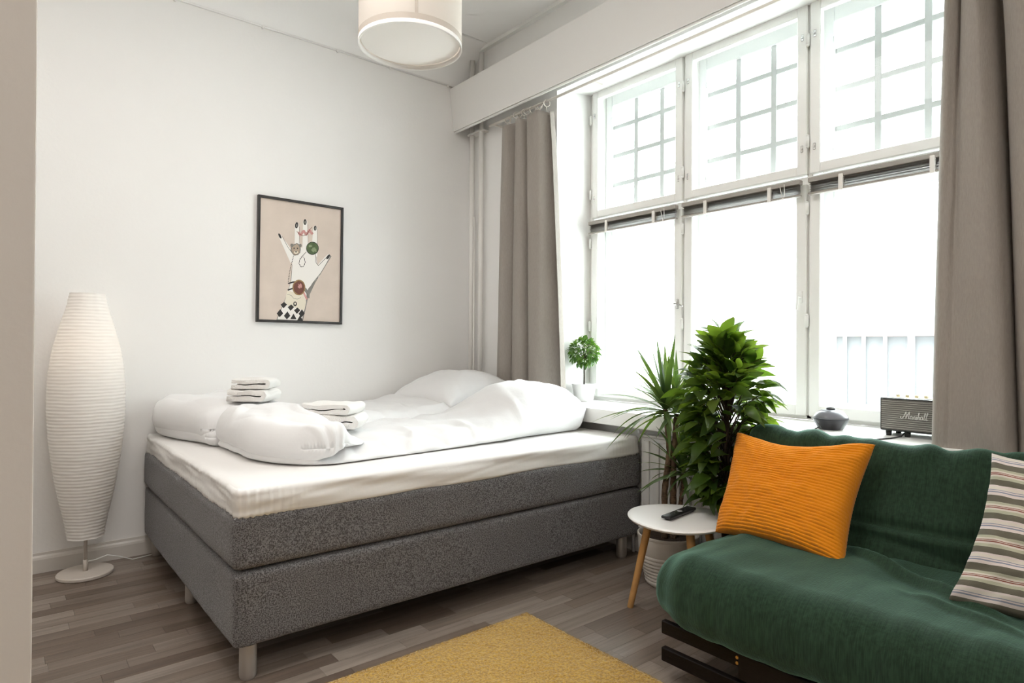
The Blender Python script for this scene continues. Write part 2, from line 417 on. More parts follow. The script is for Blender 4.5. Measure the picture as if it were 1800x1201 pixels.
for wi, (ya, yb) in enumerate(sash):
    win = struct(empty('window_%d' % (wi+1)))
    # upper inner sash, single pane
    b = B(); ring(b, XF-.012, XF+.026, ya, yb, 1.878, 2.680, .048, .046, .055); o = mesh_obj('upper_inner_sash', b, M['woodwhite'], win)
    b = B(); box(b, (XF+.010, yb+.045, 1.92), (XF+.013, ya-.045, 2.63)); mesh_obj('pane', b, M['glass'], win)
    # lower inner sash
    b = B(); ring(b, XF-.012, XF+.026, ya, yb, .758, 1.835, .050, .052, .045); mesh_obj('lower_inner_sash', b, M['woodwhite'], win)
    b = B(); box(b, (XF+.010, yb+.046, .80), (XF+.013, ya-.046, 1.80)); mesh_obj('pane', b, M['glass'], win)
    # outer frames
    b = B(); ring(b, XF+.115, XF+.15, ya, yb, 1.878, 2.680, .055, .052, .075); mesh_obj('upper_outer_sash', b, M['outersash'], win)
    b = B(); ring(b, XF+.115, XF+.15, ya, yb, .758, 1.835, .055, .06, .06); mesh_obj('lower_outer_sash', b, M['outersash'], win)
    b = B(); box(b, (XF+.130, yb+.05, .80), (XF+.133, ya-.05, 1.80)); mesh_obj('pane', b, M['glass'], win)
    yL = ya-.235; ysp = [ya-.055, ya-.238, ya-.434, yb+.055]; zsp = [1.925, 2.102, 2.286, 2.468, 2.612]
    for k in (1, 2):
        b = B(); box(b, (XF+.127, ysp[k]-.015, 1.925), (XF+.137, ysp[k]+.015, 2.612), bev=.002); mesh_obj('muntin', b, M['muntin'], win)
    for k in (1, 2, 3):
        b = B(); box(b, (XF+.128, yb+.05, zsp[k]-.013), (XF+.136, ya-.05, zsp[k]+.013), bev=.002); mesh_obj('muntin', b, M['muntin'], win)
    for a in range(3):
        for c in range(4):
            b = B(); box(b, (XF+.131, ysp[a+1], zsp[c]), (XF+.134, ysp[a], zsp[c+1])); mesh_obj('pane', b, M['glass'], win)
    # hinge knuckles on the left stile, keyhole plates, cup bolts
    if hingeme is None:
        b = B(); tube(b, [(0, 0, -.024), (0, 0, .024)], .0085, 10); lathe(b, [(0, .024), (.009, .024), (.006, .030), (0, .033)], 10); lathe(b, [(0, -.033), (.006, -.030), (.009, -.024), (0, -.024)], 10)
        o = mesh_obj('hinge', b, M['woodwhite'], win, smooth=True); hingeme = o.data; first = o
    else: first = None
    for (hy, zs) in ((ya+.008, (2.50, 2.03, 1.72, 1.20)),):
        for z in zs:
            o = first if first else bpy.data.objects.new('hinge', hingeme)
            if first is None: link(o, win)
            first = None
            o.location = (XF-.016, hy, z)
    for z in (2.52, 2.0):
        for yy in (ya-.022, yb+.022):
            b = B(); box(b, (-.003, -.006, -.016), (0, .006, .016), bev=.002); box(b, (-.007, -.003, -.004), (0, .003, .004)); o = mesh_obj('latch', b, M['chrome'], win); o.location = (XF-.012, yy, z)
            b = B(); box(b, (-.003, -.006, -.014), (0, .006, .014), bev=.002); o = mesh_obj('latch', b, M['chrome'], win); o.location = (XF+.114, yy-.035 if yy > (ya+yb)/2 else yy+.02, z)
    # espagnolette handle
    hy = yb+.024
    b = B(); box(b, (-.006, -.008, -.028), (0, .008, .028), bev=.003, seg=2); tube(b, [(-.004, 0, 0), (-.034, 0, 0)], .005, 8)
    tube(b, [(-.032, 0, .002), (-.034, -.03, -.006), (-.036, -.055, -.016)] if wi == 0 else [(-.032, 0, .002), (-.034, .002, -.03), (-.036, .003, -.06)], [.005, .0055, .0045], 8)
    o = mesh_obj('handle', b, M['white'] if wi else M['chrome'], win, smooth=False); sharp(o); o.location = (XF-.012, hy, 1.31)
# sill with its front apron
b = B(); box(b, (2.475, .40, .662), (XF+.02, WY1-.0, .739), bev=.004, seg=2); o = mesh_obj('windowsill', b, M['white']); o.name = 'trim_5'; struct(sharp(o))

# blinds drawn right up, one per lower light
for wi, (ya, yb) in enumerate(sash):
    t = empty('window_blind', (XF-.045, (ya+yb)/2, 1.81))
    tag(t, ['grey venetian blind drawn up over the left window, nearest the bed', 'grey venetian blind drawn up over the middle window', 'grey venetian blind drawn up over the right window beside the big curtain'][wi], 'blind', 'venetian blinds above the lower panes')
    hl = (ya-yb)/2-.012
    b = B(); box(b, (-.012, -hl, .018), (.022, hl, .040), bev=.003); mesh_obj('headrail', b, M['blind'], t)
    sme = None
    for k in range(9):
        if sme is None:
            b = B()
            vv = []
            for s in (-hl+.005, hl-.005):
                for q in range(5): vv.append(b.verts.new((-.012+.008*q/1.25, s, .0022*(1-((q-2)/2)**2))))
            for q in range(4): b.faces.new((vv[q], vv[q+1], vv[q+6], vv[q+5]))
            sme = bpy.data.meshes.new('slat'); b.to_mesh(sme); b.free(); sme.materials.append(M['blind']); 
        o = bpy.data.objects.new('slat', sme); link(o, t); o.location = (random.uniform(-.002, .002), 0, -.025+k*.0047); o.rotation_euler = (random.uniform(-.003, .003), random.uniform(-.06, .06), 0)
    b = B(); box(b, (-.012, -hl, -.038), (.014, hl, -.028), bev=.003); mesh_obj('bottom_rail', b, M['blind'], t)
    for yy in (-.42*hl*1.3, .42*hl*1.3):
        b = B(); box(b, (-.0145, yy-.010, -.042), (.016, yy+.010, .030), bev=.003); mesh_obj('ladder_clip', b, M['blindclip'], t)
    b = B(); tube(b, [(-.014, -hl*.78, .03), (-.016, -hl*.79, -.02), (-.014, -hl*.76, -.045), (-.016, -hl*.72, .02)], .0018, 5); mesh_obj('cord', b, M['blindclip'], t)

# ------------------------------------------------------------------ courtyard outside
M['outwall'] = mat('pale_render', (.85, .84, .82), .9); M['outpane'] = mat('reflecting_pane', (.12, .125, .13), .6); M['outgrey'] = mat('dark_glazing', (.125, .127, .129), .7, spec=.05); M['outbeam'] = mat('red_brown_beam', (.135, .105, .10), .7, spec=.05)
M['outpost'] = mat('white_post', (.85, .85, .85), .7); M['snow'] = mat('pale_ground', (.77, .77, .77), .9)
b = B(); box(b, (3.2, -14, -1.3), (30, 30, -1.2)); o = mesh_obj('courtyard_ground', b, M['snow']); struct(o)
bld = empty('opposite_building', (13, 4, -1.2)); tag(bld, 'pale building across the courtyard, faint through the windows', 'building')
b = B(); box(b, (0, -14, 0), (1, 14, 9)); mesh_obj('facade', b, M['outwall'], bld)
for yy in range(-4, 5):
    for zz in (2.4, 5.4):
        b = B(); box(b, (-.02, yy*2.6-.5, zz), (-.005, yy*2.6+.5, zz+1.5)); box(b, (-.05, yy*2.6-.58, zz-.08), (-.02, yy*2.6+.58, zz)); f = mesh_obj('window', b, M['outpost'], bld)
        b = B(); box(b, (-.03, yy*2.6-.44, zz+.06), (-.021, yy*2.6+.44, zz+1.44)); mesh_obj('pane', b, M['outpane'], f)
sh = empty('glazed_shed', (8, 2.9, -1.2)); tag(sh, 'low glazed shed with white posts and reddish beam outside the right window', 'shed')
ys = [3.48, 3.34, 3.125, 2.89, 2.62, 2.37, 2.0, 1.6, 1.2]
b = B(); box(b, (-.08, 1.1-2.9, 2.40), (1.6, 3.5-2.9, 2.50)); mesh_obj('roof_beam', b, M['outbeam'], sh)
for i, yy in enumerate(ys):
    hwid = .05 if i == 4 else .024
    b = B(); box(b, (0.0, yy-2.9-hwid*.6, 0), (.045, yy-2.9+hwid*.6, 2.40)); mesh_obj('post', b, M['outpost'], sh)
for a, c in zip(ys, ys[1:]):
    b = B(); box(b, (.05, c-2.9, .9), (.07, a-2.9, 2.40)); mesh_obj('panel', b, M['outgrey'], sh)
b = B(); box(b, (-.15, 1.1-2.9, 0), (0, 5.2-2.9, 1.30)); mesh_obj('low_wall', b, M['outwall'], sh)

# ------------------------------------------------------------------ pelmet board and curtain rail
b = B()
pf = [(2.465, 2.577), (2.429, 2.868), (2.447, 2.870), (2.483, 2.580)]
A = [b.verts.new((x, YB-.002, z)) for x, z in pf]; C = [b.verts.new((x, Y0+.3, z)) for x, z in pf]
for i in range(4): b.faces.new((A[i], A[(i+1) % 4], C[(i+1) % 4], C[i]))
b.faces.new(A); b.faces.new(C[::-1])
pel = empty('pelmet'); tag(pel, 'long white pelmet board sloping along the top of the windows', 'pelmet')
mesh_obj('board', fin(b), M['valance'], pel)
b = B(); box(b, (2.474, Y0+.3, 2.566), (2.487, YB-.003, 2.5795), bev=.003); mesh_obj('bottom_bead', b, M['white'], pel)
for yy in (3.5, 2.62, 1.2, .0, -1.4):
    b = B(); box(b, (2.475, yy-.012, 2.70), (XW-.001, yy+.012, 2.72)); mesh_obj('bracket', b, M['white'], pel)
rail = empty('curtain_rail', (2.535, 0, 2.545)); tag(rail, 'slim white curtain rail under the pelmet board', 'curtain rail')
b = B(); tube(b, [(0, 3.34, 0), (0, Y0+.4, 0)], .008, 10); mesh_obj('rod', b, M['hookplastic'], rail, smooth=True)
for yy in (3.30, 2.4, 1.0, -.6):
    b = B(); box(b, (0, yy-.008, -.004), (.074, yy+.008, .004)); mesh_obj('bracket', b, M['hookplastic'], rail)

def curtain(name, top, bot, zt, zb, label, ringys, lean=0):
    """top/bot: polylines of (y, x) sampled with the same count; swept from zt to zb"""
    root = empty(name, (2.53, sum(p[0] for p in bot)/len(bot), zb)); tag(root, label, 'curtain')
    ox, oy, oz = root.location
    def spl(pts, n=140):
        out = []; m = len(pts)-1
        for i in range(n+1):
            t = i/n*m; k = min(int(t), m-1); u = t-k
            P = [pts[max(0, k-1)], pts[k], pts[k+1], pts[min(m, k+2)]]
            c = []
            for a in (0, 1):
                p0, p1, p2, p3 = [q[a] for q in P]
                c.append(.5*((2*p1)+(-p0+p2)*u+(2*p0-5*p1+4*p2-p3)*u*u+(-p0+3*p1-3*p2+p3)*u**3))
            out.append(c)
        return out
    T = spl(top); Bt = spl(bot); rows = 60; bm = B(); g = []
    for j in range(rows+1):
        v = j/rows; z = zt+(zb-zt)*v; row = []
        for i in range(len(T)):
            k = v**.8
            y = T[i][0]*(1-k)+Bt[i][0]*k; x = T[i][1]*(1-k)+Bt[i][1]*k
            w = .004*N(i*.06, v*3, 3.1)+.003*N(i*.15, v*9, 7.7)
            zz = z+(.006*N(i*.08, 1, 1) if j in (rows,) else 0)+(-.012*abs(math.sin(i*.12)) if j == 0 else 0)
            row.append(bm.verts.new((x+w-ox, y+w*.5-oy, zz-oz)))
        g.append(row)
    for j in range(rows):
        for i in range(len(T)-1): bm.faces.new((g[j][i], g[j][i+1], g[j+1][i+1], g[j+1][i]))
    o = mesh_obj('cloth', bm, M['curtain'], root, smooth=True)
    md = o.modifiers.new('thick', 'SOLIDIFY'); md.thickness = .0022
    rme = None
    for (yy, rz, dz) in ringys:
        if rme is None:
            b = B(); pts = [(0, .020*math.cos(a), .020*math.sin(a)) for a in [q*2*PI/14 for q in range(15)]]
            tube(b, pts, .0028, 6); tube(b, [(0, 0, -.020), (0, .004, -.034), (0, -.004, -.046)], .0024, 5)
            o = mesh_obj('ring', b, M['hookplastic'], root, smooth=True); rme = o.data
        else: o = bpy.data.objects.new('ring', rme); link(o, root)
        o.location = (2.535-ox, yy-oy, 2.535-oz+dz); o.rotation_euler = (0, 0, rz)
    return root
random.seed(3)
topL = [(3.17, 2.56), (3.155, 2.50), (3.10, 2.49), (3.07, 2.53), (3.045, 2.575), (3.02, 2.50), (2.985, 2.485), (2.95, 2.50), (2.935, 2.57), (2.925, 2.575), (2.905, 2.49), (2.86, 2.48), (2.80, 2.485), (2.775, 2.53), (2.77, 2.58), (2.755, 2.575), (2.745, 2.53)]
botL = [(3.22, 2.56), (3.20, 2.50), (3.15, 2.48), (3.10, 2.52), (3.085, 2.575), (3.06, 2.51), (3.00, 2.475), (2.93, 2.49), (2.905, 2.57), (2.895, 2.575), (2.87, 2.49), (2.80, 2.455), (2.73, 2.465), (2.69, 2.52), (2.66, 2.58), (2.63, 2.57), (2.615, 2.52)]
curtain('curtain', topL, botL, 2.49, .72, 'taupe curtain hanging at the left of the windows above the bed pillows',
        [(3.15, .4, 0), (3.12, -.5, 0), (3.06, .9, .004), (3.03, .2, 0), (2.98, 1.1, 0), (2.955, .7, 0), (2.905, 1.3, -.004), (2.85, .3, 0), (2.835, .1, 0), (2.775, 1.2, -.002)])
topR = [(.72, 2.56), (.715, 2.52), (.70, 2.50), (.68, 2.525), (.673, 2.545), (.665, 2.50), (.645, 2.48), (.625, 2.485), (.607, 2.53), (.60, 2.58), (.585, 2.59), (.575, 2.54), (.565, 2.49), (.52, 2.46), (.44, 2.48), (.38, 2.53), (.33, 2.49), (.25, 2.46), (.15, 2.50)]
botR = [(.765, 2.575), (.762, 2.535), (.745, 2.50), (.72, 2.49), (.70, 2.495), (.67, 2.50), (.63, 2.495), (.59, 2.485), (.55, 2.49), (.535, 2.52), (.53, 2.58), (.52, 2.56), (.50, 2.53), (.46, 2.51), (.42, 2.53), (.38, 2.56), (.33, 2.52), (.25, 2.49), (.15, 2.52)]
curtain('curtain', topR, botR, 2.49, .705, 'large taupe curtain hanging at the right behind the green sofa', [(.70, .6, 0), (.62, .3, 0), (.55, 1, 0), (.45, .5, 0)])

# ------------------------------------------------------------------ riser pipes
pp = empty('heating_pipes', (2.57, 3.54, 0)); tag(pp, 'painted vertical heating pipes in the corner beside the left curtain', 'pipes')
for (yy, r, x, z1) in ((.05, .0175, 0, 3.08), (-.058, .0175, 0, 3.10), (.0, .0065, -.012, 1.97)):
    b = B(); tube(b, [(x, yy, .0), (x, yy, z1)], r, 16); mesh_obj('pipe', b, M['pipe'], pp, smooth=True)
b = B(); box(b, (-.02, -.09, 2.55), (.04, .08, 2.562)); mesh_obj('bracket', b, M['pipe'], pp)

# ------------------------------------------------------------------ radiator
ra = empty('radiator', (2.545, 1.25, .12)); tag(ra, 'white fluted panel radiator under the windowsill behind the plants', 'radiator')
b = B(); box(b, (-.010, -.80, .0), (.030, .80, .50), bev=.006); mesh_obj('panel', b, M['radiator'], ra)
fm = None
for k in range(26):
    yy = -.76+k*1.52/25
    if fm is None:
        b = B(); box(b, (-.020, -.019, .02), (-.008, .019, .48), bev=.005, seg=2); o = mesh_obj('flute', b, M['radiator'], ra); sharp(o); fm = o.data
    else: o = bpy.data.objects.new('flute', fm); link(o, ra)
    o.location = (0, yy, 0)
b = B(); box(b, (-.02, -.80, .497), (.045, .80, .51), bev=.003); mesh_obj('grille', b, M['radiator'], ra)
b = B(); tube(b, [(.01, .79, .03), (.01, .86, .03), (.01, .86, -.11)], .009, 8); mesh_obj('pipe', b, M['radiator'], ra, smooth=True)
b = B(); tube(b, [(.01, .835, .03), (.01, .905, .03)], .016, 12); mesh_obj('valve', b, M['white'], ra, smooth=True)

# ================================================================== PICTURE
PW, PH = .512, .722
pic = empty('framed_print', (1.382, YB-.012, 1.561)); pic.rotation_euler = (0, math.radians(.35), 0)
tag(pic, 'black framed print of a jewelled hand on beige, on the back wall', 'picture')
b = B(); fwid = .014
for q in (((-PW/2, -.012, -PH/2), (-PW/2+fwid, .012, PH/2)), ((PW/2-fwid, -.012, -PH/2), (PW/2, .012, PH/2)), ((-PW/2+fwid, -.012, PH/2-fwid), (PW/2-fwid, .012, PH/2)), ((-PW/2+fwid, -.012, -PH/2), (PW/2-fwid, .012, -PH/2+fwid))): box(b, q[0], q[1], bev=.0012)
mesh_obj('frame', b, M['blackframe'], pic)
pc = {}
for nme, c in dict(paper=(.62, .525, .455), skin=(.80, .77, .73), ink=(.035, .033, .032), green=(.085, .125, .055), brown=(.15, .055, .040), gold=(.28, .18, .08), pink=(.52, .26, .24), tan=(.42, .33, .25), cuff=(.72, .66, .54), greyt=(.22, .21, .19), lightgreen=(.22, .27, .15)).items():
    pc[nme] = mat('print_'+nme, c, .55, spec=.3, var=(9, .035) if nme == 'paper' else (25, .10) if nme in ('green', 'brown', 'gold', 'pink') else None)
names = list(pc); pm = [pc[k] for k in names]
b = B()
# art coordinates: picture-photo zoom pixels rectified to unit square (u right, v down)
def UV(px, py):
    u = (px-103)/(818-103); top = 66+(168-66)*u; bot = 1136+(1146-1136)*u
    # keystone correction along u is small
    v = (py-top)/(bot-top); return (-PW/2+u*PW, PH/2-v*PH)
def poly(pts, m, lay, raw=False):
    vs = [b.verts.new((q[0], -.001-lay*.00035, q[1])) for q in (pts if raw else [UV(*p) for p in pts])]
    f = b.faces.new(vs); f.material_index = names.index(m); return f
def disc(px, py, rx, ry, m, lay, n=22, rot=0, wob=0):
    pts = []
    for k in range(n):
        a = 2*PI*k/n; r = 1+wob*N(k*.9, px*.1, py*.1)
        x = rx*r*math.cos(a); yv = ry*r*math.sin(a); pts.append((px+x*math.cos(rot)-yv*math.sin(rot), py+x*math.sin(rot)+yv*math.cos(rot)))
    poly(pts, m, lay)
def stroke(pts, wd, m, lay):
    for p, q in zip(pts, pts[1:]):
        d = Vector((q[0]-p[0], q[1]-p[1])); 
        if d.length < 1e-6: continue
        nrm = Vector((-d.y, d.x)).normalized()*wd/2
        poly([(p[0]+nrm.x, p[1]+nrm.y), (q[0]+nrm.x, q[1]+nrm.y), (q[0]-nrm.x, q[1]-nrm.y), (p[0]-nrm.x, p[1]-nrm.y)], m, lay)
poly([(-PW/2+.006, -PH/2+.006), (PW/2-.006, -PH/2+.006), (PW/2-.006, PH/2-.006), (-PW/2+.006, PH/2-.006)], 'paper', 0, raw=True)
def limb(ax, ay, bx, by, wa, wb, lay, m='skin'):
    d = Vector((bx-ax, by-ay)).normalized(); nn = Vector((-d.y, d.x))
    pts = [(ax+nn.x*wa, ay+nn.y*wa), (bx+nn.x*wb, by+nn.y*wb)]
    for k in range(1, 6):
        a = k/6*PI; pts.append((bx+nn.x*wb*math.cos(a)+d.x*wb*1.3*math.sin(a), by+nn.y*wb*math.cos(a)+d.y*wb*1.3*math.sin(a)))
    pts += [(bx-nn.x*wb, by-nn.y*wb), (ax-nn.x*wa, ay-nn.y*wa)]
    poly(pts, m, lay)
# dark outline shadow then white hand
poly([(336, 560), (384, 640), (372, 800), (352, 870), (318, 975), (262, 1118), (480, 1122), (520, 930), (580, 800), (720, 575), (700, 560), (600, 650), (580, 560), (470, 520), (375, 570)], 'greyt', .6)
poly([(372, 575), (385, 655), (378, 790), (355, 870), (322, 975), (270, 1112), (470, 1118), (508, 920), (520, 850), (590, 770), (618, 700), (600, 655), (575, 540), (480, 500), (400, 520)], 'skin', 1)
limb(400, 620, 285, 415, 34, 12, 1.2); limb(425, 560, 418, 315, 24, 16, 1.3); limb(492, 560, 487, 290, 26, 17, 1.4); limb(568, 580, 572, 340, 26, 16, 1.5); limb(575, 730, 690, 575, 40, 15, 1.6)
stroke([(388, 560), (345, 500), (300, 415)], 4, 'greyt', 1.8); stroke([(440, 470), (440, 330)], 3, 'greyt', 1.8); stroke([(515, 470), (512, 310)], 3, 'greyt', 1.8); stroke([(594, 480), (592, 350)], 3, 'greyt', 1.8)
stroke([(578, 560), (585, 630), (605, 655), (680, 580)], 5, 'greyt', 1.8); stroke([(700, 600), (625, 720), (560, 800), (530, 850)], 6, 'greyt', 1.8)
for (px, py, rx, ry, ro) in ((281, 411, 9, 24, -.45), (416, 318, 13, 26, .1), (486, 290, 13, 24, 0), (573, 340, 12, 21, .05), (690, 580, 11, 24, .6)):
    disc(px, py, rx, ry, 'ink', 2, rot=ro); 
    if px not in (281, 690): disc(px+1, py+2, rx*.45, ry*.55, 'greyt', 2.3, rot=ro)
# snake ring, animal-head ring, green stone
for k in range(14): disc(438+k*8.5, 385+14*math.sin(k*1.1)-k*1.0, 10, 13, 'pink', 2.6+k*.01, 10, wob=.5)
stroke([(418, 370), (440, 392), (470, 405), (500, 398)], 4, 'brown', 3); stroke([(500, 398), (530, 350), (545, 332)], 4, 'brown', 3)
disc(412, 522, 44, 50, 'greyt', 2.6, wob=.25); disc(412, 524, 37, 43, 'tan', 2.8, wob=.3); disc(380, 488, 13, 14, 'greyt', 2.9); disc(448, 488, 13, 14, 'greyt', 2.9)
disc(398, 512, 5, 6, 'ink', 3.1, 8); disc(426, 512, 5, 6, 'ink', 3.1, 8); disc(414, 548, 18, 13, 'cuff', 3.0, 12); disc(414, 542, 7, 5, 'ink', 3.2, 8); stroke([(400, 560), (414, 568), (430, 556)], 3, 'ink', 3.2)
disc(552, 510, 54, 55, 'ink', 2.6); disc(552, 510, 49, 50, 'green', 2.9, wob=.1); disc(566, 522, 22, 20, 'lightgreen', 3.1, wob=.6); disc(534, 490, 14, 10, 'lightgreen', 3.1, wob=.6)
stroke([(500, 540), (465, 580), (445, 610), (440, 640), (455, 668), (478, 664), (492, 630), (482, 590)], 4, 'ink', 2.4)
for k in range(18): disc(396-26*math.sin(k*.09)-k*.9, 570+k*13, 4, 4, 'ink', 2.4, 8)
for k in range(10):
    a = k/10*2*PI; disc(467+24*math.cos(a), 625+42*math.sin(a), 3.5, 3.5, 'ink', 2.5, 6)
# bracelet watch
stroke([(352, 810), (400, 795), (440, 800)], 12, 'ink', 2.4); stroke([(350, 865), (392, 850), (430, 880)], 12, 'ink', 2.4); stroke([(490, 850), (520, 890), (520, 930)], 26, 'greyt', 2.3); stroke([(480, 880), (510, 940)], 16, 'pink', 2.4)
disc(442, 842, 54, 66, 'gold', 2.7); disc(442, 842, 44, 55, 'brown', 3.0, wob=.1); disc(452, 830, 18, 20, 'pink', 3.2, wob=.7)
# cuff and harlequin sleeve
poly([(345, 868), (480, 900), (505, 960), (490, 1035), (325, 985)], 'cuff', 1.9)
stroke([(345, 900), (380, 910), (400, 935), (430, 940), (460, 925)], 3, 'greyt', 2.6); disc(412, 980, 15, 20, 'ink', 2.6); disc(412, 978, 7, 9, 'cuff', 2.9)
for i, (cx, cy) in enumerate(((320, 985), (378, 1005), (430, 1030), (290, 1060), (348, 1078), (400, 1095), (468, 1058), (455, 1108))):
    hx, hy = (26, 34); low = min(cy+hy, 1122)
    if cy > 1090: poly([(cx-hx, cy+14), (cx, cy-hy), (cx+hx, cy+14)], 'ink', 2.2)
    else: poly([(cx-hx, cy+4), (cx+2, cy-hy+(14 if i < 3 else 0)), (cx+hx, cy+2), (cx-2, low)], 'ink', 2.2)
mesh_obj('print', b, pm, pic)

# ================================================================== FLOOR LAMP
lamp = empty('floor_lamp', (.318, 3.505, 0)); tag(lamp, 'tall white paper floor lamp with a spindle-shaped shade beside the bed', 'floor lamp')
b = B(); lathe(b, [(0, .0), (.108, 0), (.113, .004), (.113, .014), (.109, .018), (0, .018)], 48); o = mesh_obj('base', fin(b), M['lampmetal'], lamp); sharp(o)
b = B(); tube(b, [(0, 0, .017), (0, 0, .98)], .0075, 12); tube(b, [(0, 0, .017), (0, 0, .07)], .010, 12); mesh_obj('pole', b, M['lampmetal'], lamp, smooth=True)
b = B(); lathe(b, [(0, 1.0), (.02, 1.0), (.035, .97), (.038, .93), (.03, .89), (.014, .86), (.014, .80), (0, .80)], 20); mesh_obj('bulb', fin(b), M['diffuser'], lamp, smooth=True)
def lampr(t):  # t 0 bottom .. 1 top
    keys = [(0, .066), (.06, .083), (.15, .105), (.3, .134), (.45, .151), (.58, .156), (.7, .149), (.82, .124), (.92, .091), (1, .062)]
    for (a, ra_), (c, rc) in zip(keys, keys[1:]):
        if t <= c: u = (t-a)/(c-a); return ra_+(rc-ra_)*u
    return keys[-1][1]
def lampr_s(t): return sum(lampr(max(0, min(1, t+d))) for d in (-.08, -.04, 0, .04, .08))/5
b = B(); rows = 300; seg = 72; rings = []
for i in range(rows+1):
    t = i/rows; z = .178+t*1.128; r0 = lampr_s(t)
    rib = (i % 4)/4; rd = .0016*(1 if i % 4 in (0,) else -.2)
    ring_ = []
    for k in range(seg):
        a = 2*PI*k/seg
        rr = r0+rd+.0014*N(math.cos(a)*3, math.sin(a)*3, z*60)-.0010*abs(math.cos(a*4))
        ring_.append(b.verts.new((rr*math.cos(a), rr*math.sin(a), z+.002*N(math.cos(a)*2, math.sin(a)*2, z*9))))
    rings.append(ring_)
for a, c in zip(rings, rings[1:]):
    for k in range(seg): b.faces.new((a[k], a[(k+1) % seg], c[(k+1) % seg], c[k]))
M['paper'] = mat('rice_paper', (.92, .90, .87), .9, trans=.25)
sh_ = mesh_obj('lamp_shade', b, M['paper'], lamp, smooth=True)
b = B()
for z, r in ((.18, .066), (1.304, .063)):
    tube(b, [(r*math.cos(a), r*math.sin(a), z) for a in [k*2*PI/32 for k in range(33)]], .0022, 6)
    for k in range(3):
        a = k*2*PI/3; tube(b, [(0, 0, z), (r*math.cos(a), r*math.sin(a), z)], .0015, 5)
mesh_obj('shade_wire', b, M['lampmetal'], lamp)
pl = bpy.data.lights.new('bulb_light', 'POINT'); pl.energy = .25; pl.color = (1, .80, .60); pl.shadow_soft_size = .04
o = bpy.data.objects.new('bulb_light', pl); link(o, lamp); o.location = (0, 0, 1.04)
b = B(); tube(b, [(.008, 0, .06), (.04, .02, .055), (.09, .045, .06), (.14, .06, .04), (.20, .075, .008), (.27, .10, .005), (.36, .125, .005), (.6, .13, .005)], .0028, 6); o = mesh_obj('cord', b, M['white'], lamp, smooth=True)

# ================================================================== PENDANT
pd = empty('pendant_lamp', (1.213, 2.103, 2.22)); tag(pd, 'cream fabric drum pendant lamp hanging from the ceiling', 'pendant lamp')
b = B(); lathe(b, [(.195, 0), (.195, .30), (.192, .30), (.192, 0), (.195, 0)], 72); mesh_obj('shade', fin(b), M['pendant'], pd, smooth=True).data.set_sharp_from_angle(angle=.6)
b = B(); lathe(b, [(.1965, -.002), (.1965, .012), (.190, .012), (.190, -.002), (.1965, -.002)], 72); mesh_obj('shade_rim', fin(b), M['diffuser'], pd, smooth=True)
b = B()
for k in range(72):
    a0, a1 = 2*PI*k/72, 2*PI*(k+1)/72; r = .1962
    b.faces.new([b.verts.new((r*math.cos(a), r*math.sin(a), z)) for a, z in ((a0, .012), (a1, .012), (a1, .034), (a0, .034))])
bmesh.ops.remove_doubles(b, verts=b.verts[:], dist=1e-5); mesh_obj('hem_band', b, M['pendantband'], pd, smooth=True)
b = B(); a = math.atan2(-.72, -.45); a = math.atan2(-2.103, -1.213)+.10
tube(b, [(.1955*math.cos(a), .1955*math.sin(a), .03), (.1955*math.cos(a), .1955*math.sin(a), .30)], .0012, 6)
b2 = B()
for s in range(4):
    a0, a1 = a-.03+s*.015, a-.03+(s+1)*.015; r = .1960
    b2.faces.new([b2.verts.new((r*math.cos(q), r*math.sin(q), z)) for q, z in ((a0, .034), (a1, .034), (a1, .30), (a0, .30))])
b.free(); bmesh.ops.remove_doubles(b2, verts=b2.verts[:], dist=1e-5); mesh_obj('seam', b2, M['pendantband'], pd, smooth=True)
b = B(); lathe(b, [(0, .016), (.186, .016), (.188, .020), (0, .022)], 64); mesh_obj('diffuser', fin(b), M['diffuser'], pd)
b = B(); tube(b, [(0, 0, .24), (0, 0, .92)], .003, 8); mesh_obj('cord', b, M['white'], pd)
b = B(); lathe(b, [(0, .93), (.05, .93), (.048, .905), (.03, .88), (0, .88)], 24); mesh_obj('ceiling_cup', fin(b), M['white'], pd, smooth=True)
b = B()
for k in range(3):
    a = k*2*PI/3+.4; tube(b, [(0, 0, .26), (.19*math.cos(a), .19*math.sin(a), .295)], .002, 5)
mesh_obj('spider', b, M['white'], pd)

# ================================================================== BED
BX0, BX1, BY0, BY1 = .576, 2.57, 2.07, 3.655
bcx, bcy = (BX0+BX1)/2, (BY0+BY1)/2
bed = empty('box_bed', (bcx, bcy, 0)); tag(bed, 'large grey upholstered box spring bed against the back wall', 'bed')
def dent(q, n): return .0035*N(q.x*2.2, q.y*2.2, q.z*5)+.0015*N(q.x*9, q.y*9, q.z*9)
b = soft_box((BX1-BX0, BY1-BY0, .243), .020, (70, 50, 18), dent); place(b, (0, 0, .108+.1215)); mesh_obj('base', b, M['bedgrey'], bed, smooth=True)
b = soft_box((BX1-BX0+.006, BY1-BY0+.004, .186), .030, (70, 50, 16), dent); place(b, (0, 0, .352+.093)); mesh_obj('mattress', b, M['bedgrey'], bed, smooth=True)
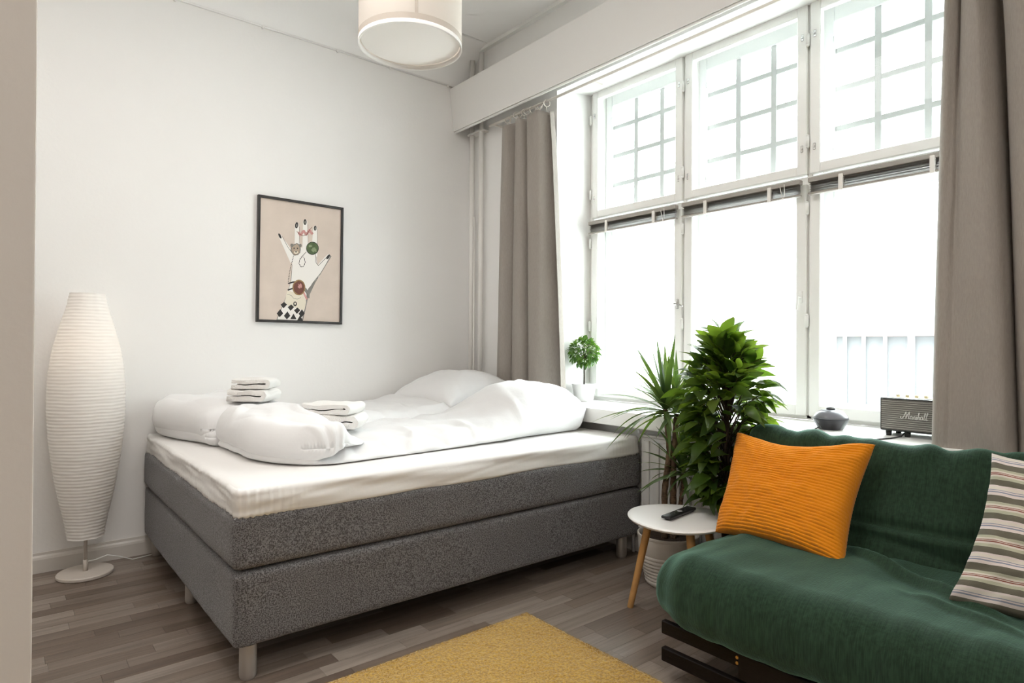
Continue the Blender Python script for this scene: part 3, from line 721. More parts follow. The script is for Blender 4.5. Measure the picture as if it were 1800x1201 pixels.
# piping seams round the corner of each block
b = B()
for (z0, z1) in ((.116, .345), (.360, .53)):
    tube(b, [(-(BX1-BX0)/2+.020, -(BY1-BY0)/2-.0005, z0+.012), (-(BX1-BX0)/2+.018, -(BY1-BY0)/2-.001, (z0+z1)/2), (-(BX1-BX0)/2+.020, -(BY1-BY0)/2-.0005, z1-.012)], .0022, 6)
mesh_obj('piping', b, M['bedgrey'], bed)
lm = None
for (x, yy) in ((.63, 2.105), (2.466, 2.115), (.63, 3.60), (2.466, 3.60), (1.57, 2.85), (.63, 2.86)):
    if lm is None:
        b = B(); lathe(b, [(0, 0), (.022, 0), (.0255, .006), (.027, .014), (.027, .112), (0, .112)], 24); o = mesh_obj('leg', fin(b), M['metal'], bed); sharp(o, 50); lm = o.data
    else: o = bpy.data.objects.new('leg', lm); link(o, bed)
    o.location = (x-bcx, yy-bcy, 0)
# topper in its fitted sheet
def tdisp(q, n):
    # gathers at the corners, soft drag lines on the long side
    gx = smooth01(.80, .98, abs(q.x)/1.0)*smooth01(.6, .78, abs(q.y)/1.0) if False else 0
    ex = math.exp(-((abs(q.x)-.93)/.11)**2)
    side = abs(n.z) < .9
    d = .004*N(q.x*1.6, q.y*1.6, 2)
    if side: d += .007*N(q.x*2.5+q.z*20, q.y*3, q.z*14)+.0035*N(q.x*7-q.z*60, q.y*6, 3)+.0035*ex*math.sin((q.x if abs(n.y) > .5 else q.y)*260+q.z*20+3*N(q.x*9, q.y*9, q.z*9))+.0035*ex*N(q.x*40, q.y*40, 1)
    else: d += .0015*N(q.x*14, q.y*5, 4)
    return d
b = soft_box((1.980, 1.582, .094), (.034, .034, .015), (220, 110, 14), tdisp)
for v in b.verts:
    # hem droops a little towards the middle of the long side
    if v.co.z < 0: v.co.z -= .006*smooth01(0, .03, -v.co.z)*(1+.8*N(v.co.x*3, v.co.y*3))
place(b, (bcx-.002, bcy-.002, .570)); o = mesh_obj('mattress_topper', b, M['sheet'], smooth=True)
tag(o, 'mattress topper in a cream-white fitted sheet lying on the grey bed', 'mattress topper')

# pillows under the duvets
def cushion_bm(w_, h_, t_, nu=60, nv=60, pinch=.06, wr=.004, seed=0, p=2.4):
    """pillow lying in XY, centre 0, seams round the edge"""
    bm = B(); top = {}; bot = {}
    for i in range(nu+1):
        for j in range(nv+1):
            u = -1+2*i/nu; v = -1+2*j/nv
            x = u*w_/2*(1-pinch*(1-v*v)*abs(u)**1.5*.9 if True else 1); y = v*h_/2*(1-pinch*(1-u*u)*abs(v)**1.5)
            e = max(0, (1-abs(u)**p))*max(0, (1-abs(v)**p)); z = t_/2*e**.42
            cr = (abs(u)*abs(v))**2
            z += wr*N(u*3+seed, v*3, seed)*e**.3 + wr*.9*e**.3*cr*math.sin(math.atan2(v, u)*24+seed)
            edge = i in (0, nu) or j in (0, nv)
            if edge: vv = bm.verts.new((x, y, 0)); top[i, j] = bot[i, j] = vv
            else: top[i, j] = bm.verts.new((x, y, z)); bot[i, j] = bm.verts.new((x, y, -z))
    uvl = bm.loops.layers.uv.new('UVMap')
    for i in range(nu):
        for j in range(nv):
            q = [(i, j), (i+1, j), (i+1, j+1), (i, j+1)]
            for D, rev in ((top, False), (bot, True)):
                ks = q[::-1] if rev else q
                try: f = bm.faces.new([D[k] for k in ks])
                except ValueError: continue
                for lp, k in zip(f.loops, ks): lp[uvl].uv = (k[0]/nu, k[1]/nv)
    return bm
b = cushion_bm(.50, .66, .27, 70, 80, pinch=.07, wr=.012, seed=4.2); place(b, (2.215, 3.32, .770), Matrix.Rotation(math.radians(-12), 3, 'Y') @ Matrix.Rotation(.06, 3, 'Z')); o = mesh_obj('pillow', b, M['linen'], smooth=True)
for v in o.data.vertices: v.co.z = max(v.co.z, .6215)
tag(o, 'plump white pillow at the head of the bed, against the back wall', 'pillow')

def slab(nm, root, xa, xb, ya, yb, top, base, seed, nu, nv, round_=.07, wr=1.0):
    """soft closed quilt: outline by xa(v), xb(v), ya(u), yb(u); top(x, y, u, v) and base(x, y) are heights"""
    bm = B(); T = []; Bo = []; o3 = root.location
    for i in range(nu+1):
        r1 = []; r2 = []
        for j in range(nv+1):
            u = i/nu; v = j/nv
            # denser sampling near the rim
            u = u-.10*math.sin(4*PI*u)/(2*PI)*.0; v = .5-.5*math.cos(PI*v)*.5-(.5-v)*.5
            xs, xe, ys, ye = xa(v), xb(v), ya(u), yb(u)
            x = xs+(xe-xs)*u; y = ys+(ye-ys)*v
            dx = min(x-xs, xe-x); dy = min(y-ys, ye-y)
            ax, ay = max(0, round_-dx)/round_, max(0, round_-dy)/round_; q = math.hypot(ax, ay)
            e = math.sqrt(max(0, 1-min(1, q)**2))
            if q > 1:
                k = (1-1/q)*round_
                x += k*ax*(1 if x-xs < xe-x else -1); y += k*ay*(1 if y-ys < ye-y else -1)
            zt, zb = top(x, y, u, v), base(x, y); mid = zb+(zt-zb)*.40
            edge = 1.5*math.exp(-dy/.16)+math.exp(-dx/.12)
            w_ = .010*N(x*3.2+seed, y*3.2, seed)+.004*N(x*8, y*8+seed, 2)
            w_ += (.003+.013*edge)*1.7*(abs(N(x*8+y*2+seed*3, y*1.6, .5))-.12)
            w_ += .012*N((x+y*.6)*6.5+seed, (y-x*.6)*1.5, 9)+.005*N((x-y*.3)*17, (y+x*.3)*4, seed)
            w_ += .012*max(0, .16-abs(N((x-y*.4)*3.1+seed*2, (y+x*.4)*2.3, 4)))/.16-.004
            r1.append(bm.verts.new((x-o3.x, y-o3.y, mid+(zt-mid)*e+w_*wr*e-o3.z)))
            if i in (0, nu) or j in (0, nv): r2.append(r1[-1])
            else: r2.append(bm.verts.new((x-o3.x, y-o3.y, mid-(mid-zb)*e-o3.z)))
        T.append(r1); Bo.append(r2)
    for i in range(nu):
        for j in range(nv):
            for G, rev in ((T, False), (Bo, True)):
                q = [G[i][j], G[i+1][j], G[i+1][j+1], G[i][j+1]]
                try: bm.faces.new(q[::-1] if rev else q)
                except ValueError: pass
    return mesh_obj(nm, bm, M['linen'], root, smooth=True)
# height fields (metres above the floor)
def h_near(x, y, u, v):
    base = .690+.012*math.sin(v*PI)
    bulge = .165*math.exp(-((((x-2.20)/(.27 if x < 2.20 else .31))**2)**1.8))*math.exp(-(((y-2.58)/.30)**2)**1.5)+.012*smooth01(1.7, 2.1, x)
    drop = -.030*smooth01(.16, 0, v)
    return base+bulge+drop-.02*smooth01(1.9, 1.3, x)
def h_far(x, y, u, v):
    base = .730+.015*math.sin(v*PI)
    bulge = .150*math.exp(-(((x-2.12)/.23)**2)**1.1)*math.exp(-(((y-3.30)/.30)**2)**1.1)
    return base+.035*smooth01(1.75, 2.05, x)-.015*smooth01(1.0, 1.5, x)
dn = empty('duvet', (1.6, 2.6, .62)); tag(dn, 'white duvet on the near half of the bed, folded over at the foot end', 'duvet', 'white duvets on the bed')
def xn0(v): return .745+.20*math.exp(-(v*.7/.12)**1.3)+.012*N(v*6, 1, 1)
slab('cover', dn, xn0, lambda v: 2.60-.10*math.exp(-v*7)-.15*smooth01(.40, .58, v), lambda u: 2.262+.10*u**1.3+.010*N(u*9, 2, 2), lambda u: 2.985+.01*N(u*7, 3, 3), h_near, lambda x, y: .617+.127*smooth01(2.41, 2.47, x), 1.3, 240, 90)
slab('folded_end', dn, lambda v: xn0(v)-.012, lambda v: 1.20+.03*N(v*5, 4, 4)-.13*math.exp(-v*7), lambda u: 2.250+.01*N(u*9, 5, 5)+.03*smooth01(.5, 1, u), lambda u: 2.975,
     lambda x, y, u, v: .678+.022*(1-smooth01(.65, 1, u))+(.062+.032*smooth01(0, .7, v))*(1-smooth01(.55, 1.0, u))*(1+.10*math.sin(u*PI)), lambda x, y: .632+.045*smooth01(.02, .12, x-xn0(max(0, min(1, (y-2.262)/.72)))), 6.1, 120, 90, .075, 1.0)
df = empty('duvet', (1.55, 3.3, .62)); tag(df, 'white duvet on the far half of the bed, along the back wall', 'duvet', 'white duvets on the bed')
def xf0(v): return .70-.10*smooth01(.1, .7, v)+.012*N(v*6, 8, 1)
slab('cover', df, xf0, lambda v: 2.13-.05*v, lambda u: 2.955+.01*N(u*7, 9, 3), lambda u: 3.640, h_far, lambda x, y: .617, 3.7, 220, 80)
slab('folded_end', df, lambda v: xf0(v)-.012, lambda v: 1.18+.03*N(v*5, 14, 4), lambda u: 2.965, lambda u: 3.635,
     lambda x, y, u, v: .712+.023*(1-smooth01(.65, 1, u))+.075*(1-smooth01(.6, 1.0, u))*(1+.12*math.sin(u*PI))-.02*math.exp(-v*6), lambda x, y: .636+.055*smooth01(.02, .12, x-xf0(max(0, min(1, (y-2.955)/.685)))), 8.8, 100, 80, .080, .9)

# towels: each folded towel is a stack of soft loops
def towel(cx, cy, z, L, W, T, rz, label, seed, layers=2):
    root = empty('folded_towel', (cx, cy, z), rz=rz); tag(root, label, 'towel', 'white folded towels on the bed')
    # cross section spiral: outer wrap with a tucked layer, swept along the width
    n = 26
    bm = B(); sec = []
    th = T/(layers*2)
    # a closed U-shaped outline folded at +x side
    out = []
    hl = L/2
    def arc(cx_, cz, r, a0, a1, k):
        return [(cx_+r*math.cos(a0+(a1-a0)*i/k), cz+r*math.sin(a0+(a1-a0)*i/k)) for i in range(k+1)]
    R_ = T/2
    outer = [(-hl, T)]+[(-hl+(2*hl-R_)*i/8, T) for i in range(1, 8)]+arc(hl-R_, R_, R_, PI/2, -PI/2, 10)+[(hl-R_-(2*hl-R_)*i/8, 0) for i in range(1, 9)]
    r_in = max(.0035, T*.05); gap = T*.42
    inner = [(-hl+.004, gap)]+[(-hl+.004+(2*hl-R_*1.1)*i/8, gap) for i in range(1, 8)]+arc(hl-R_*.95, gap+r_in, r_in, -PI/2, PI/2, 6)+[(hl-R_*.95-(2*hl-R_*1.1)*i/8, gap+2*r_in) for i in range(1, 9)]
    prof = outer+inner   # closed loop (top outer -> fold -> bottom outer -> back inside)
    rows = 22; g = []
    for j in range(rows+1):
        v = j/rows; y = -W/2+W*v; er = 1-.18*max(0, (abs(v-.5)*2-.85)/.15)**2
        row = []
        for k, (x, zz) in enumerate(prof):
            zz2 = T/2+(zz-T/2)*er
            nx_ = .008*N(x*14+seed, y*14, seed+zz*20)+.002*N(x*40, y*40, zz*30)
            row.append(bm.verts.new((x+.006*N(y*12, zz*30, seed)+.003*N(k*.7, y*20, 1), y, max(0.0004, zz2+nx_*(.3 if zz == 0 else 1)))))
        g.append(row)
    m_ = len(prof)
    for j in range(rows):
        for k in range(m_): bm.faces.new((g[j][k], g[j][(k+1) % m_], g[j+1][(k+1) % m_], g[j+1][k]))
    for rr in (g[0], g[-1]):
        # cap: bridge outer with inner as strips
        no = len(outer)
        ni = len(inner)
        for k in range(no-1):
            i0 = no+ni-1-int(k*(ni-1)/(no-1)); i1 = no+ni-1-int((k+1)*(ni-1)/(no-1))
            q = [rr[k], rr[k+1], rr[i1]]+([rr[i0]] if i0 != i1 else [])
            try: bm.faces.new(q)
            except ValueError: pass
    fin(bm)
    o = mesh_obj('cloth', bm, M['towel'], root, smooth=True); sharp(o, 60)
    b = B()
    for s in (-1, 1):
        tube(b, [(-hl+.002, s*W/2*.98, gap*1.5), (0, s*W/2*.985, gap*1.5), (hl-R_*1.3, s*W/2*.98, gap*1.5)], .0022, 5)
    mesh_obj('hem', b, M['towel'], root, smooth=True)
    return root
random.seed(5)
towel(.925, 3.02, .812, .185, .16, .055, -.75, 'folded white towel, lower one of the far stack', 1)
towel(.935, 3.03, .868, .175, .15, .048, -.62, 'folded white towel, upper one of the far stack', 2)
towel(1.175, 2.66, .708, .235, .18, .060, -.72, 'folded white towel, lower one of the near stack', 3)
towel(1.165, 2.67, .769, .22, .17, .048, -.86, 'folded white towel, upper one of the near stack', 4)

# ================================================================== RUG
M['rug'] = fabric('mustard_wool', (.28, .145, .008), (.50, .295, .026), 150, bump=1.0, sheen=.6)
rug = empty('rug', (.85, 1.31, 0)); tag(rug, 'mustard yellow rug on the wooden floor', 'rug')
def rdisp(q, n):
    d = .0014*N(q.x*60, q.y*60, 1)+.0018*N(q.x*150, q.y*150, 3)+.002*N(q.x*7, q.y*7, 2)
    if abs(n.z) < .8: d += .004*N(q.x*90, q.y*90, 5)
    return d
b = soft_box((1.55, 1.14, .020), .0095, (420, 310, 6), rdisp); place(b, (0, 0, .0115)); mesh_obj('pile', b, M['rug'], rug, smooth=True)
# fringe of single tufts over the rim and face
b = B()
for k in range(26000):
    if k < 16000: x = random.uniform(-.35, .775); y = random.uniform(-.2, .57)
    else:
        if random.random() < .6: x = random.uniform(-.6, .775); y = .57-random.random()**2*.02
        else: x = .775-random.random()**2*.02; y = random.uniform(-.3, .57)
    a = random.uniform(0, 2*PI); h_ = random.uniform(.004, .009); wdt = .0011
    ex = .005 if x > .765 else 0; ey = .005 if y > .56 else 0
    dx, dy = math.cos(a)*wdt, math.sin(a)*wdt; tx, ty = random.uniform(-.004, .004)+ex, random.uniform(-.004, .004)+ey
    z0 = .018 if not (ex or ey) else .012
    b.faces.new([b.verts.new(p) for p in ((x-dx, y-dy, z0), (x+dx, y+dy, z0), (x+tx, y+ty, z0+h_))])
mesh_obj('tufts', b, M['rug'], rug, kind='stuff')

# ================================================================== SIDE TABLE and remote
tb = empty('side_table', (2.115, 1.515, 0)); tag(tb, 'small white rounded triangular side table with oak legs beside the sofa', 'side table')
cen = (2.115, 1.515)
def tri_r(a):  # rounded-triangle radius
    return .205/(1+.085*math.cos(3*(a-math.radians(152))))*1.0+.012*math.cos(3*(a-math.radians(152)))
b = B(); nt = 72; loops = []
for (s, z) in ((0, .395), (.93, .395), (.985, .394), (1.0, .3905), (.995, .387), (.965, .381), (.9, .379), (0, .379)):
    if s == 0: loops.append([b.verts.new((0, 0, z))])
    else: loops.append([b.verts.new((s*tri_r(2*PI*k/nt)*math.cos(2*PI*k/nt), s*tri_r(2*PI*k/nt)*math.sin(2*PI*k/nt), z)) for k in range(nt)])
for a_, c_ in zip(loops, loops[1:]):
    for k in range(nt):
        k2 = (k+1) % nt
        if len(a_) == 1: b.faces.new((a_[0], c_[k2], c_[k]))
        elif len(c_) == 1: b.faces.new((a_[k], a_[k2], c_[0]))
        else: b.faces.new((a_[k], a_[k2], c_[k2], c_[k]))
o = mesh_obj('tabletop', fin(b), M['tabletop'], tb); sharp(o, 50)
for ang in (118, 330, 236):
    a = math.radians(ang); b = B()
    top = Vector((.115*math.cos(a), .115*math.sin(a), .381)); ft = Vector((.195*math.cos(a), .195*math.sin(a), 0))
    tube(b, [ft, ft.lerp(top, .5), top], [.0125, .0145, .0165], 20); mesh_obj('leg', b, M['oak'], tb, smooth=True).data.set_sharp_from_angle(angle=.8)
rm = empty('remote_control', (2.126, 1.523, .396)); tag(rm, 'slim black remote control lying on the white side table', 'remote control')
rm.rotation_euler = (0, 0, math.radians(7))
b = B(); box(b, (-.105, -.021, .006), (.105, .021, .017), bev=.0035, seg=2); box(b, (-.09, -.015, 0), (.10, .015, .0075), bev=.002); o = mesh_obj('body', b, M['black'], rm); sharp(o)
M['btngrey'] = mat('grey_button', (.45, .45, .45), .4); M['btndark'] = mat('dark_button', (.05, .05, .05), .5)
b = B(); lathe(b, [(0, .0182), (.010, .0182), (.011, .017), (0, .017)], 20, (.005, 0, 0)); mesh_obj('button', fin(b), M['btngrey'], rm, smooth=True)
bm0 = None
for (x, yy) in ((-.02, .010), (-.02, -.010), (-.035, 0), (.03, .010), (.03, -.010), (.05, 0), (-.05, .010), (-.05, -.010), (.065, .008), (.065, -.008)):
    if bm0 is None:
        b = B(); lathe(b, [(0, .0180), (.0035, .0180), (.004, .017), (0, .017)], 12); o = mesh_obj('button', fin(b), M['btndark'], rm, smooth=True); bm0 = o.data
    else: o = bpy.data.objects.new('button', bm0); link(o, rm)
    o.location = (x, yy, 0)

# ================================================================== PLANTS
def leaf_mesh(name, L, W, fold=.25, droop=.18, nseg=5, material=None, twist=0):
    b = B(); prev = None
    for i in range(nseg+1):
        t = i/nseg
        wd = W*math.sin(PI*min(1, t**.8))**.85*(1 if t < 1 else 0)
        x = L*t; z = -droop*L*t*t+.06*L*math.sin(PI*t)
        row = [b.verts.new((x, -wd/2, z+fold*wd/2)), b.verts.new((x, 0, z)), b.verts.new((x, wd/2, z+fold*wd/2))] if 0 < i < nseg else [b.verts.new((x, 0, z))]
        if prev:
            if len(prev) == 1: b.faces.new((prev[0], row[0], row[1])); b.faces.new((prev[0], row[1], row[2]))
            elif len(row) == 1: b.faces.new((prev[0], row[0], prev[1])); b.faces.new((prev[1], row[0], prev[2]))
            else: b.faces.new((prev[0], row[0], row[1], prev[1])); b.faces.new((prev[1], row[1], row[2], prev[2]))
        prev = row
    me = bpy.data.meshes.new(name); b.to_mesh(me); b.free(); me.shade_smooth(); me.materials.append(material); return me
def orient(d, upv=(0, 0, 1), rollj=0):
    x = Vector(d).normalized(); u = Vector(upv); y = u.cross(x)
    if y.length < 1e-3: y = Vector((0, 1, 0))
    y.normalize(); z = x.cross(y); m = Matrix((x, y, z)).transposed()
    return m @ Matrix.Rotation(rollj, 3, 'X')

# --- ficus
fx, fy = 2.325, 1.435
fc = empty('ficus_plant', (fx, fy, 0)); tag(fc, 'bushy green ficus plant standing between the radiator and the sofa', 'plant')
b = B(); lathe(b, [(0, 0), (.085, 0), (.092, .01), (.112, .20), (.116, .205), (.110, .207), (.106, .185), (0, .185)], 40); o = mesh_obj('pot', fin(b), M['pottan'], fc); sharp(o, 40)
b = B(); lathe(b, [(0, .188), (.105, .186)], 24); mesh_obj('soil', b, M['soil'], fc)
b = B()
for s in range(3):
    pts = []
    for i in range(14):
        t = i/13; a = s*2*PI/3+t*7; r = .013*(1-t*.5); pts.append((r*math.cos(a), r*math.sin(a), .18+t*.62))
    tube(b, pts, [.011*(1-.45*i/13) for i in range(14)], 8)
mesh_obj('trunk', b, M['barkdark'], fc, smooth=True)
random.seed(11)
lm_ = [leaf_mesh('leaf', L, Wd, f, d, 5, M['ficus']) for L, Wd, f, d in ((.088, .046, .22, .2), (.104, .052, .3, .32), (.078, .042, .15, .1), (.096, .048, .35, .45))]
def env(z):   # crown radius with height
    keys = [(.36, .03), (.42, .09), (.52, .14), (.66, .175), (.80, .20), (.90, .19), (.98, .15), (1.05, .105), (1.11, .05), (1.15, .015)]
    for (a, ra_), (c, rc) in zip(keys, keys[1:]):
        if z <= c: u = (z-a)/(c-a); return ra_+(rc-ra_)*max(0, u)
    return .01
twigs = B(); inner = B(); nleaf = 0; spots = []
nb = 112
for k in range(nb):
    zt = .44+.69*((k+.5)/nb)**.93; a = k*2.39996+random.uniform(-.3, .3); R_ = env(zt)*random.uniform(.62, .88)
    z0 = max(.30, zt-.10-R_*.6); p0 = Vector((0, 0, min(z0, .8))); p1 = Vector((R_*math.cos(a), R_*math.sin(a), zt))
    mid = p0.lerp(p1, .5)+Vector((0, 0, .03+.02*random.random()))
    tube(twigs, [p0, mid, p1], [.0035, .0022, .0012], 5)
    out = Vector((math.cos(a), math.sin(a), .25))
    for q in range(7):
        t = [1.0, .93, .84, .74, .62, .48, .36][q]
        p = p0.lerp(mid, t*2) if t < .5 else mid.lerp(p1, t*2-1)
        sa = a+random.choice((-1, 1))*random.uniform(.25, 1.1)*(0 if q == 0 else 1)
        upw = random.uniform(-.35, .45)+1.3*smooth01(.85, 1.08, zt)
        spots.append((q, p, Vector((math.cos(sa), math.sin(sa), upw))))
spots.sort(key=lambda s: -((s[1].x*-.53+s[1].y*-.4)+(.5 if s[0] < 4 else 0)+s[1].z*.1))
for (q, p, d) in spots:
    tipy = fy+p.y+d.y*.09; tipx = fx+p.x+d.x*.09
    if tipy < 1.37 and p.z < .80 and tipx < 2.36: continue
    if tipx > 2.50 and p.z < .76: continue
    if p.z+d.z*.09 < .43: continue
    sc = random.uniform(.85, 1.2); rot = orient(d, (random.uniform(-.5, .5), random.uniform(-.5, .5), 1), random.uniform(-.5, .5))
    if nleaf < 300:
        o = bpy.data.objects.new('leaf', random.choice(lm_)); link(o, fc); o.matrix_local = Matrix.Translation(p) @ rot.to_4x4() @ Matrix.Scale(sc, 4); nleaf += 1
    else:
        mm = Matrix.Translation(p) @ rot.to_4x4() @ Matrix.Scale(sc, 4); base = len(inner.verts)
        me = random.choice(lm_); vs = [inner.verts.new(mm @ v.co) for v in me.vertices]
        for f in me.polygons: inner.faces.new([vs[i] for i in f.vertices])
mesh_obj('twigs', twigs, M['barkdark'], fc, smooth=True)
mesh_obj('inner_foliage', inner, M['ficus'], fc, smooth=True, kind='stuff')

# --- dracaena
dr = empty('dracaena_plant', (2.36, 1.75, 0)); tag(dr, 'spiky dracaena with bare canes in a cream ribbed pot by the bed', 'plant')
prof = [(0, 0), (.088, 0), (.096, .006)]
for k in range(8):
    z = .012+k*.0165; r = .098+.028*smooth01(0, .13, z); prof += [(r, z), (r+.0035, z+.004), (r+.0035, z+.011), (r, z+.0155)]
prof += [(.130, .150), (.133, .19), (.134, .218), (.137, .220), (.137, .228), (.131, .230), (.127, .226), (.125, .195), (0, .195)]
b = B(); lathe(b, prof, 56); o = mesh_obj('pot', fin(b), M['potcream'], dr); sharp(o, 50)
b = B(); lathe(b, [(0, .204), (.06, .206), (.126, .200)], 30)
for v in b.verts: v.co.z += .006*N(v.co.x*40, v.co.y*40, 1)
mesh_obj('soil', b, M['soil'], dr, smooth=True)
def canes(pts, r, name='cane'):
    b = B(); P = []; Rr = []
    for i in range(len(pts)-1):
        for q in range(8):
            t = q/8; p = Vector(pts[i]).lerp(Vector(pts[i+1]), t); P.append(p); Rr.append(r*(1+.10*((q % 2)*2-1)*.5)*(1-.25*(i+t)/len(pts)))
    P.append(Vector(pts[-1])); Rr.append(r*.7); tube(b, P, Rr, 10); mesh_obj(name, b, M['bark'], dr, smooth=True)
canes([(-.012, .010, .19), (-.010, .012, .42), (.006, -.002, .60), (.0, .010, .745), (-.005, .015, .79)], .0145)
canes([(.020, -.015, .19), (.022, -.012, .40), (.018, -.015, .55), (.030, -.022, .77)], .0150)
canes([(.022, -.014, .32), (.035, -.042, .36), (.040, -.050, .44), (.042, -.050, .50)], .0105)
def blade(L, Wd, cur, mat_):
    b = B(); n = 9; prev = None
    for i in range(n+1):
        t = i/n; wd = Wd*(.55+.45*min(1, t*4))*(1-t**2.2)+.0006
        a = cur*t; x = L*t*(1-.10*cur*t); z = -cur*.42*L*t*t
        row = [b.verts.new((x, -wd/2, z+.22*wd)), b.verts.new((x, 0, z)), b.verts.new((x, wd/2, z+.22*wd))]
        if prev: b.faces.new((prev[0], row[0], row[1], prev[1])); b.faces.new((prev[1], row[1], row[2], prev[2]))
        prev = row
    me = bpy.data.meshes.new('leaf'); b.to_mesh(me); b.free(); me.shade_smooth(); me.materials.append(mat_); return me
random.seed(21)
bl = [blade(1, .062, c, M['drac']) for c in (.05, .35, .7, 1.1)]
def crown(c, n, L, tilt=(0, 0)):
    for k in range(n):
        t = k/(n-1); a = k*2.39996+random.uniform(-.2, .2); el = math.radians(86-t*100+random.uniform(-9, 9))
        d = Vector((math.cos(el)*math.cos(a)+tilt[0], math.cos(el)*math.sin(a)+tilt[1], math.sin(el)))
        p = Vector(c)+Vector((0, 0, .035*(1-t)-.02))+d.normalized()*.008
        me = bl[min(3, int(t*3.2+random.random()*.9))]; LL = L*random.uniform(.82, 1.12)*(.9 if t < .15 else 1)
        # keep the tips clear of the radiator, the bed end and the table
        for _ in range(6):
            tip = p+d.normalized()*LL; wx, wy, wz = tip.x+2.36, tip.y+1.75, tip.z-.3*LL
            if (wx > 2.50 and wz < .76) or (wy > 2.05 and wz < .64) or wz < .41: LL *= .85
        o = bpy.data.objects.new('leaf', me); link(o, dr); o.matrix_local = Matrix.Translation(p) @ orient(d, rollj=random.uniform(-.3, .3)).to_4x4() @ Matrix.Diagonal((LL, LL*.44/L, LL, 1))
crown((-.005, .015, .79), 46, .33, (-.04, .06)); crown((.030, -.022, .78), 30, .27); crown((.042, -.050, .51), 40, .25, (-.06, .02))

# --- topiary ball on the sill
tp = empty('topiary_plant', (2.755, 2.665, .739)); tag(tp, 'small ball-shaped topiary in a white pot on the windowsill', 'plant')
b = B(); lathe(b, [(0, 0), (.052, 0), (.056, .004), (.074, .102), (.0755, .106), (.072, .107), (.069, .095), (0, .092)], 40); o = mesh_obj('pot', fin(b), M['potwhite'], tp); sharp(o, 40)
b = B(); lathe(b, [(0, .095), (.069, .093)], 24); mesh_obj('soil', b, M['soil'], tp)
b = B(); tube(b, [(0, 0, .09), (.002, .001, .15), (-.001, 0, .24)], [.0045, .004, .004], 8); mesh_obj('stem', b, M['barkdark'], tp, smooth=True)
random.seed(31)
tm = [leaf_mesh('leaf', .036, .021, .2, .25, 4, M['topiary']), leaf_mesh('leaf', .032, .019, .3, .45, 4, M['topiary'])]
tw = B()
for k in range(270):
    zz = 1-2*(k+.5)/270; rr = math.sqrt(1-zz*zz); a = k*2.39996
    d = Vector((rr*math.cos(a), rr*math.sin(a), zz*.95)); R_ = .062+.020*random.random()
    p = Vector((0, 0, .302))+d*R_
    dd = d+Vector((random.uniform(-.9, .9), random.uniform(-.9, .9), random.uniform(-.6, .6)))
    o = bpy.data.objects.new('leaf', tm[k % 2]); link(o, tp); o.matrix_local = Matrix.Translation(p) @ orient(dd, rollj=random.uniform(-.6, .6)).to_4x4() @ Matrix.Scale(random.uniform(.85, 1.25), 4)
    if k % 6 == 0: tube(tw, [(0, 0, .26), p], [.0016, .0008], 4)
mesh_obj('twigs', tw, M['barkdark'], tp)

# ================================================================== SILL OBJECTS
M['diff'] = mat('charcoal_gloss', (.025, .025, .03), .18); M['diff2'] = mat('grey_gloss', (.16, .16, .18), .2)
df_ = empty('aroma_diffuser', (2.665, 1.165, .739)); tag(df_, 'small dark round aroma diffuser on the windowsill', 'diffuser')
b = B(); lathe(b, [(0, .0), (.045, .0), (.050, .006), (.058, .022), (.066, .036), (.068, .044), (0, .044)], 40); mesh_obj('base', fin(b), M['diff'], df_, smooth=True).data.set_sharp_from_angle(angle=.7)
b = B(); lathe(b, [(.060, .044), (.067, .046), (.064, .054), (.052, .070), (.036, .079), (.022, .082), (.020, .0815), (0, .080)], 40); mesh_obj('lid', fin(b), M['diff2'], df_, smooth=True)
b = B(); lathe(b, [(0, .080), (.017, .080), (.018, .088), (.012, .090), (.010, .086), (0, .086)], 24); mesh_obj('nozzle', fin(b), M['diff'], df_, smooth=True)
b = B(); tube(b, [(-.058, .022, .012), (-.085, .026, .004), (-.125, -.004, .003), (-.184, -.02, .003), (-.197, -.022, -.004), (-.200, -.024, -.06)], .0022, 6); mesh_obj('cord', b, M['rubber'], df_, smooth=True)

M['grille'] = mat('grille_cloth', (.17, .165, .15), .6, bump=(500, .4)); M['grilleline'] = mat('grille_thread', (.62, .60, .54), .45, .3); M['case'] = mat('black_vinyl', (.022, .022, .022), .4, bump=(260, .4)); M['plate'] = mat('brushed_brass_plate', (.72, .66, .50), .3, .8); M['script'] = mat('silver_script', (.80, .80, .78), .3, .2)
sp = empty('bluetooth_speaker', (2.65, .853, .739)); tag(sp, 'black box speaker with ribbed grey front and white script logo on the sill', 'speaker')
HW = .120
b = B(); box(b, (0, -HW, .020), (.145, HW, .147), bev=.006, seg=2); o = mesh_obj('case', b, M['case'], sp); sharp(o)
b = B(); box(b, (-.0015, -HW+.006, .027), (.001, HW-.006, .140)); mesh_obj('grille', b, M['grille'], sp)
b = B()
for k in range(14): z = .0325+k*.00785; box(b, (-.0032, -HW+.007, z-.0007), (-.001, HW-.007, z+.0007))
mesh_obj('grille_piping', b, M['grilleline'], sp)
b = B(); box(b, (.030, -HW+.02, .1465), (.120, HW-.02, .1485), bev=.0008); mesh_obj('control_plate', b, M['plate'], sp)
km = None
for k in range(6):
    if km is None:
        b = B(); lathe(b, [(0, 0), (.0075, 0), (.007, .009), (0, .010)], 16); o = mesh_obj('knob', fin(b), M['plate'], sp, smooth=True); km = o.data
    else: o = bpy.data.objects.new('knob', km); link(o, sp)
    o.location = (.07, -.080+k*.032, .1485)
for (x, yy) in ((.02, .095), (.02, -.095), (.12, .095), (.12, -.095), (.02, .03)):
    b = B(); lathe(b, [(0, 0), (.009, 0), (.011, .021), (0, .021)], 16, (x, yy, 0)); mesh_obj('foot', fin(b), M['rubber'], sp, smooth=True)
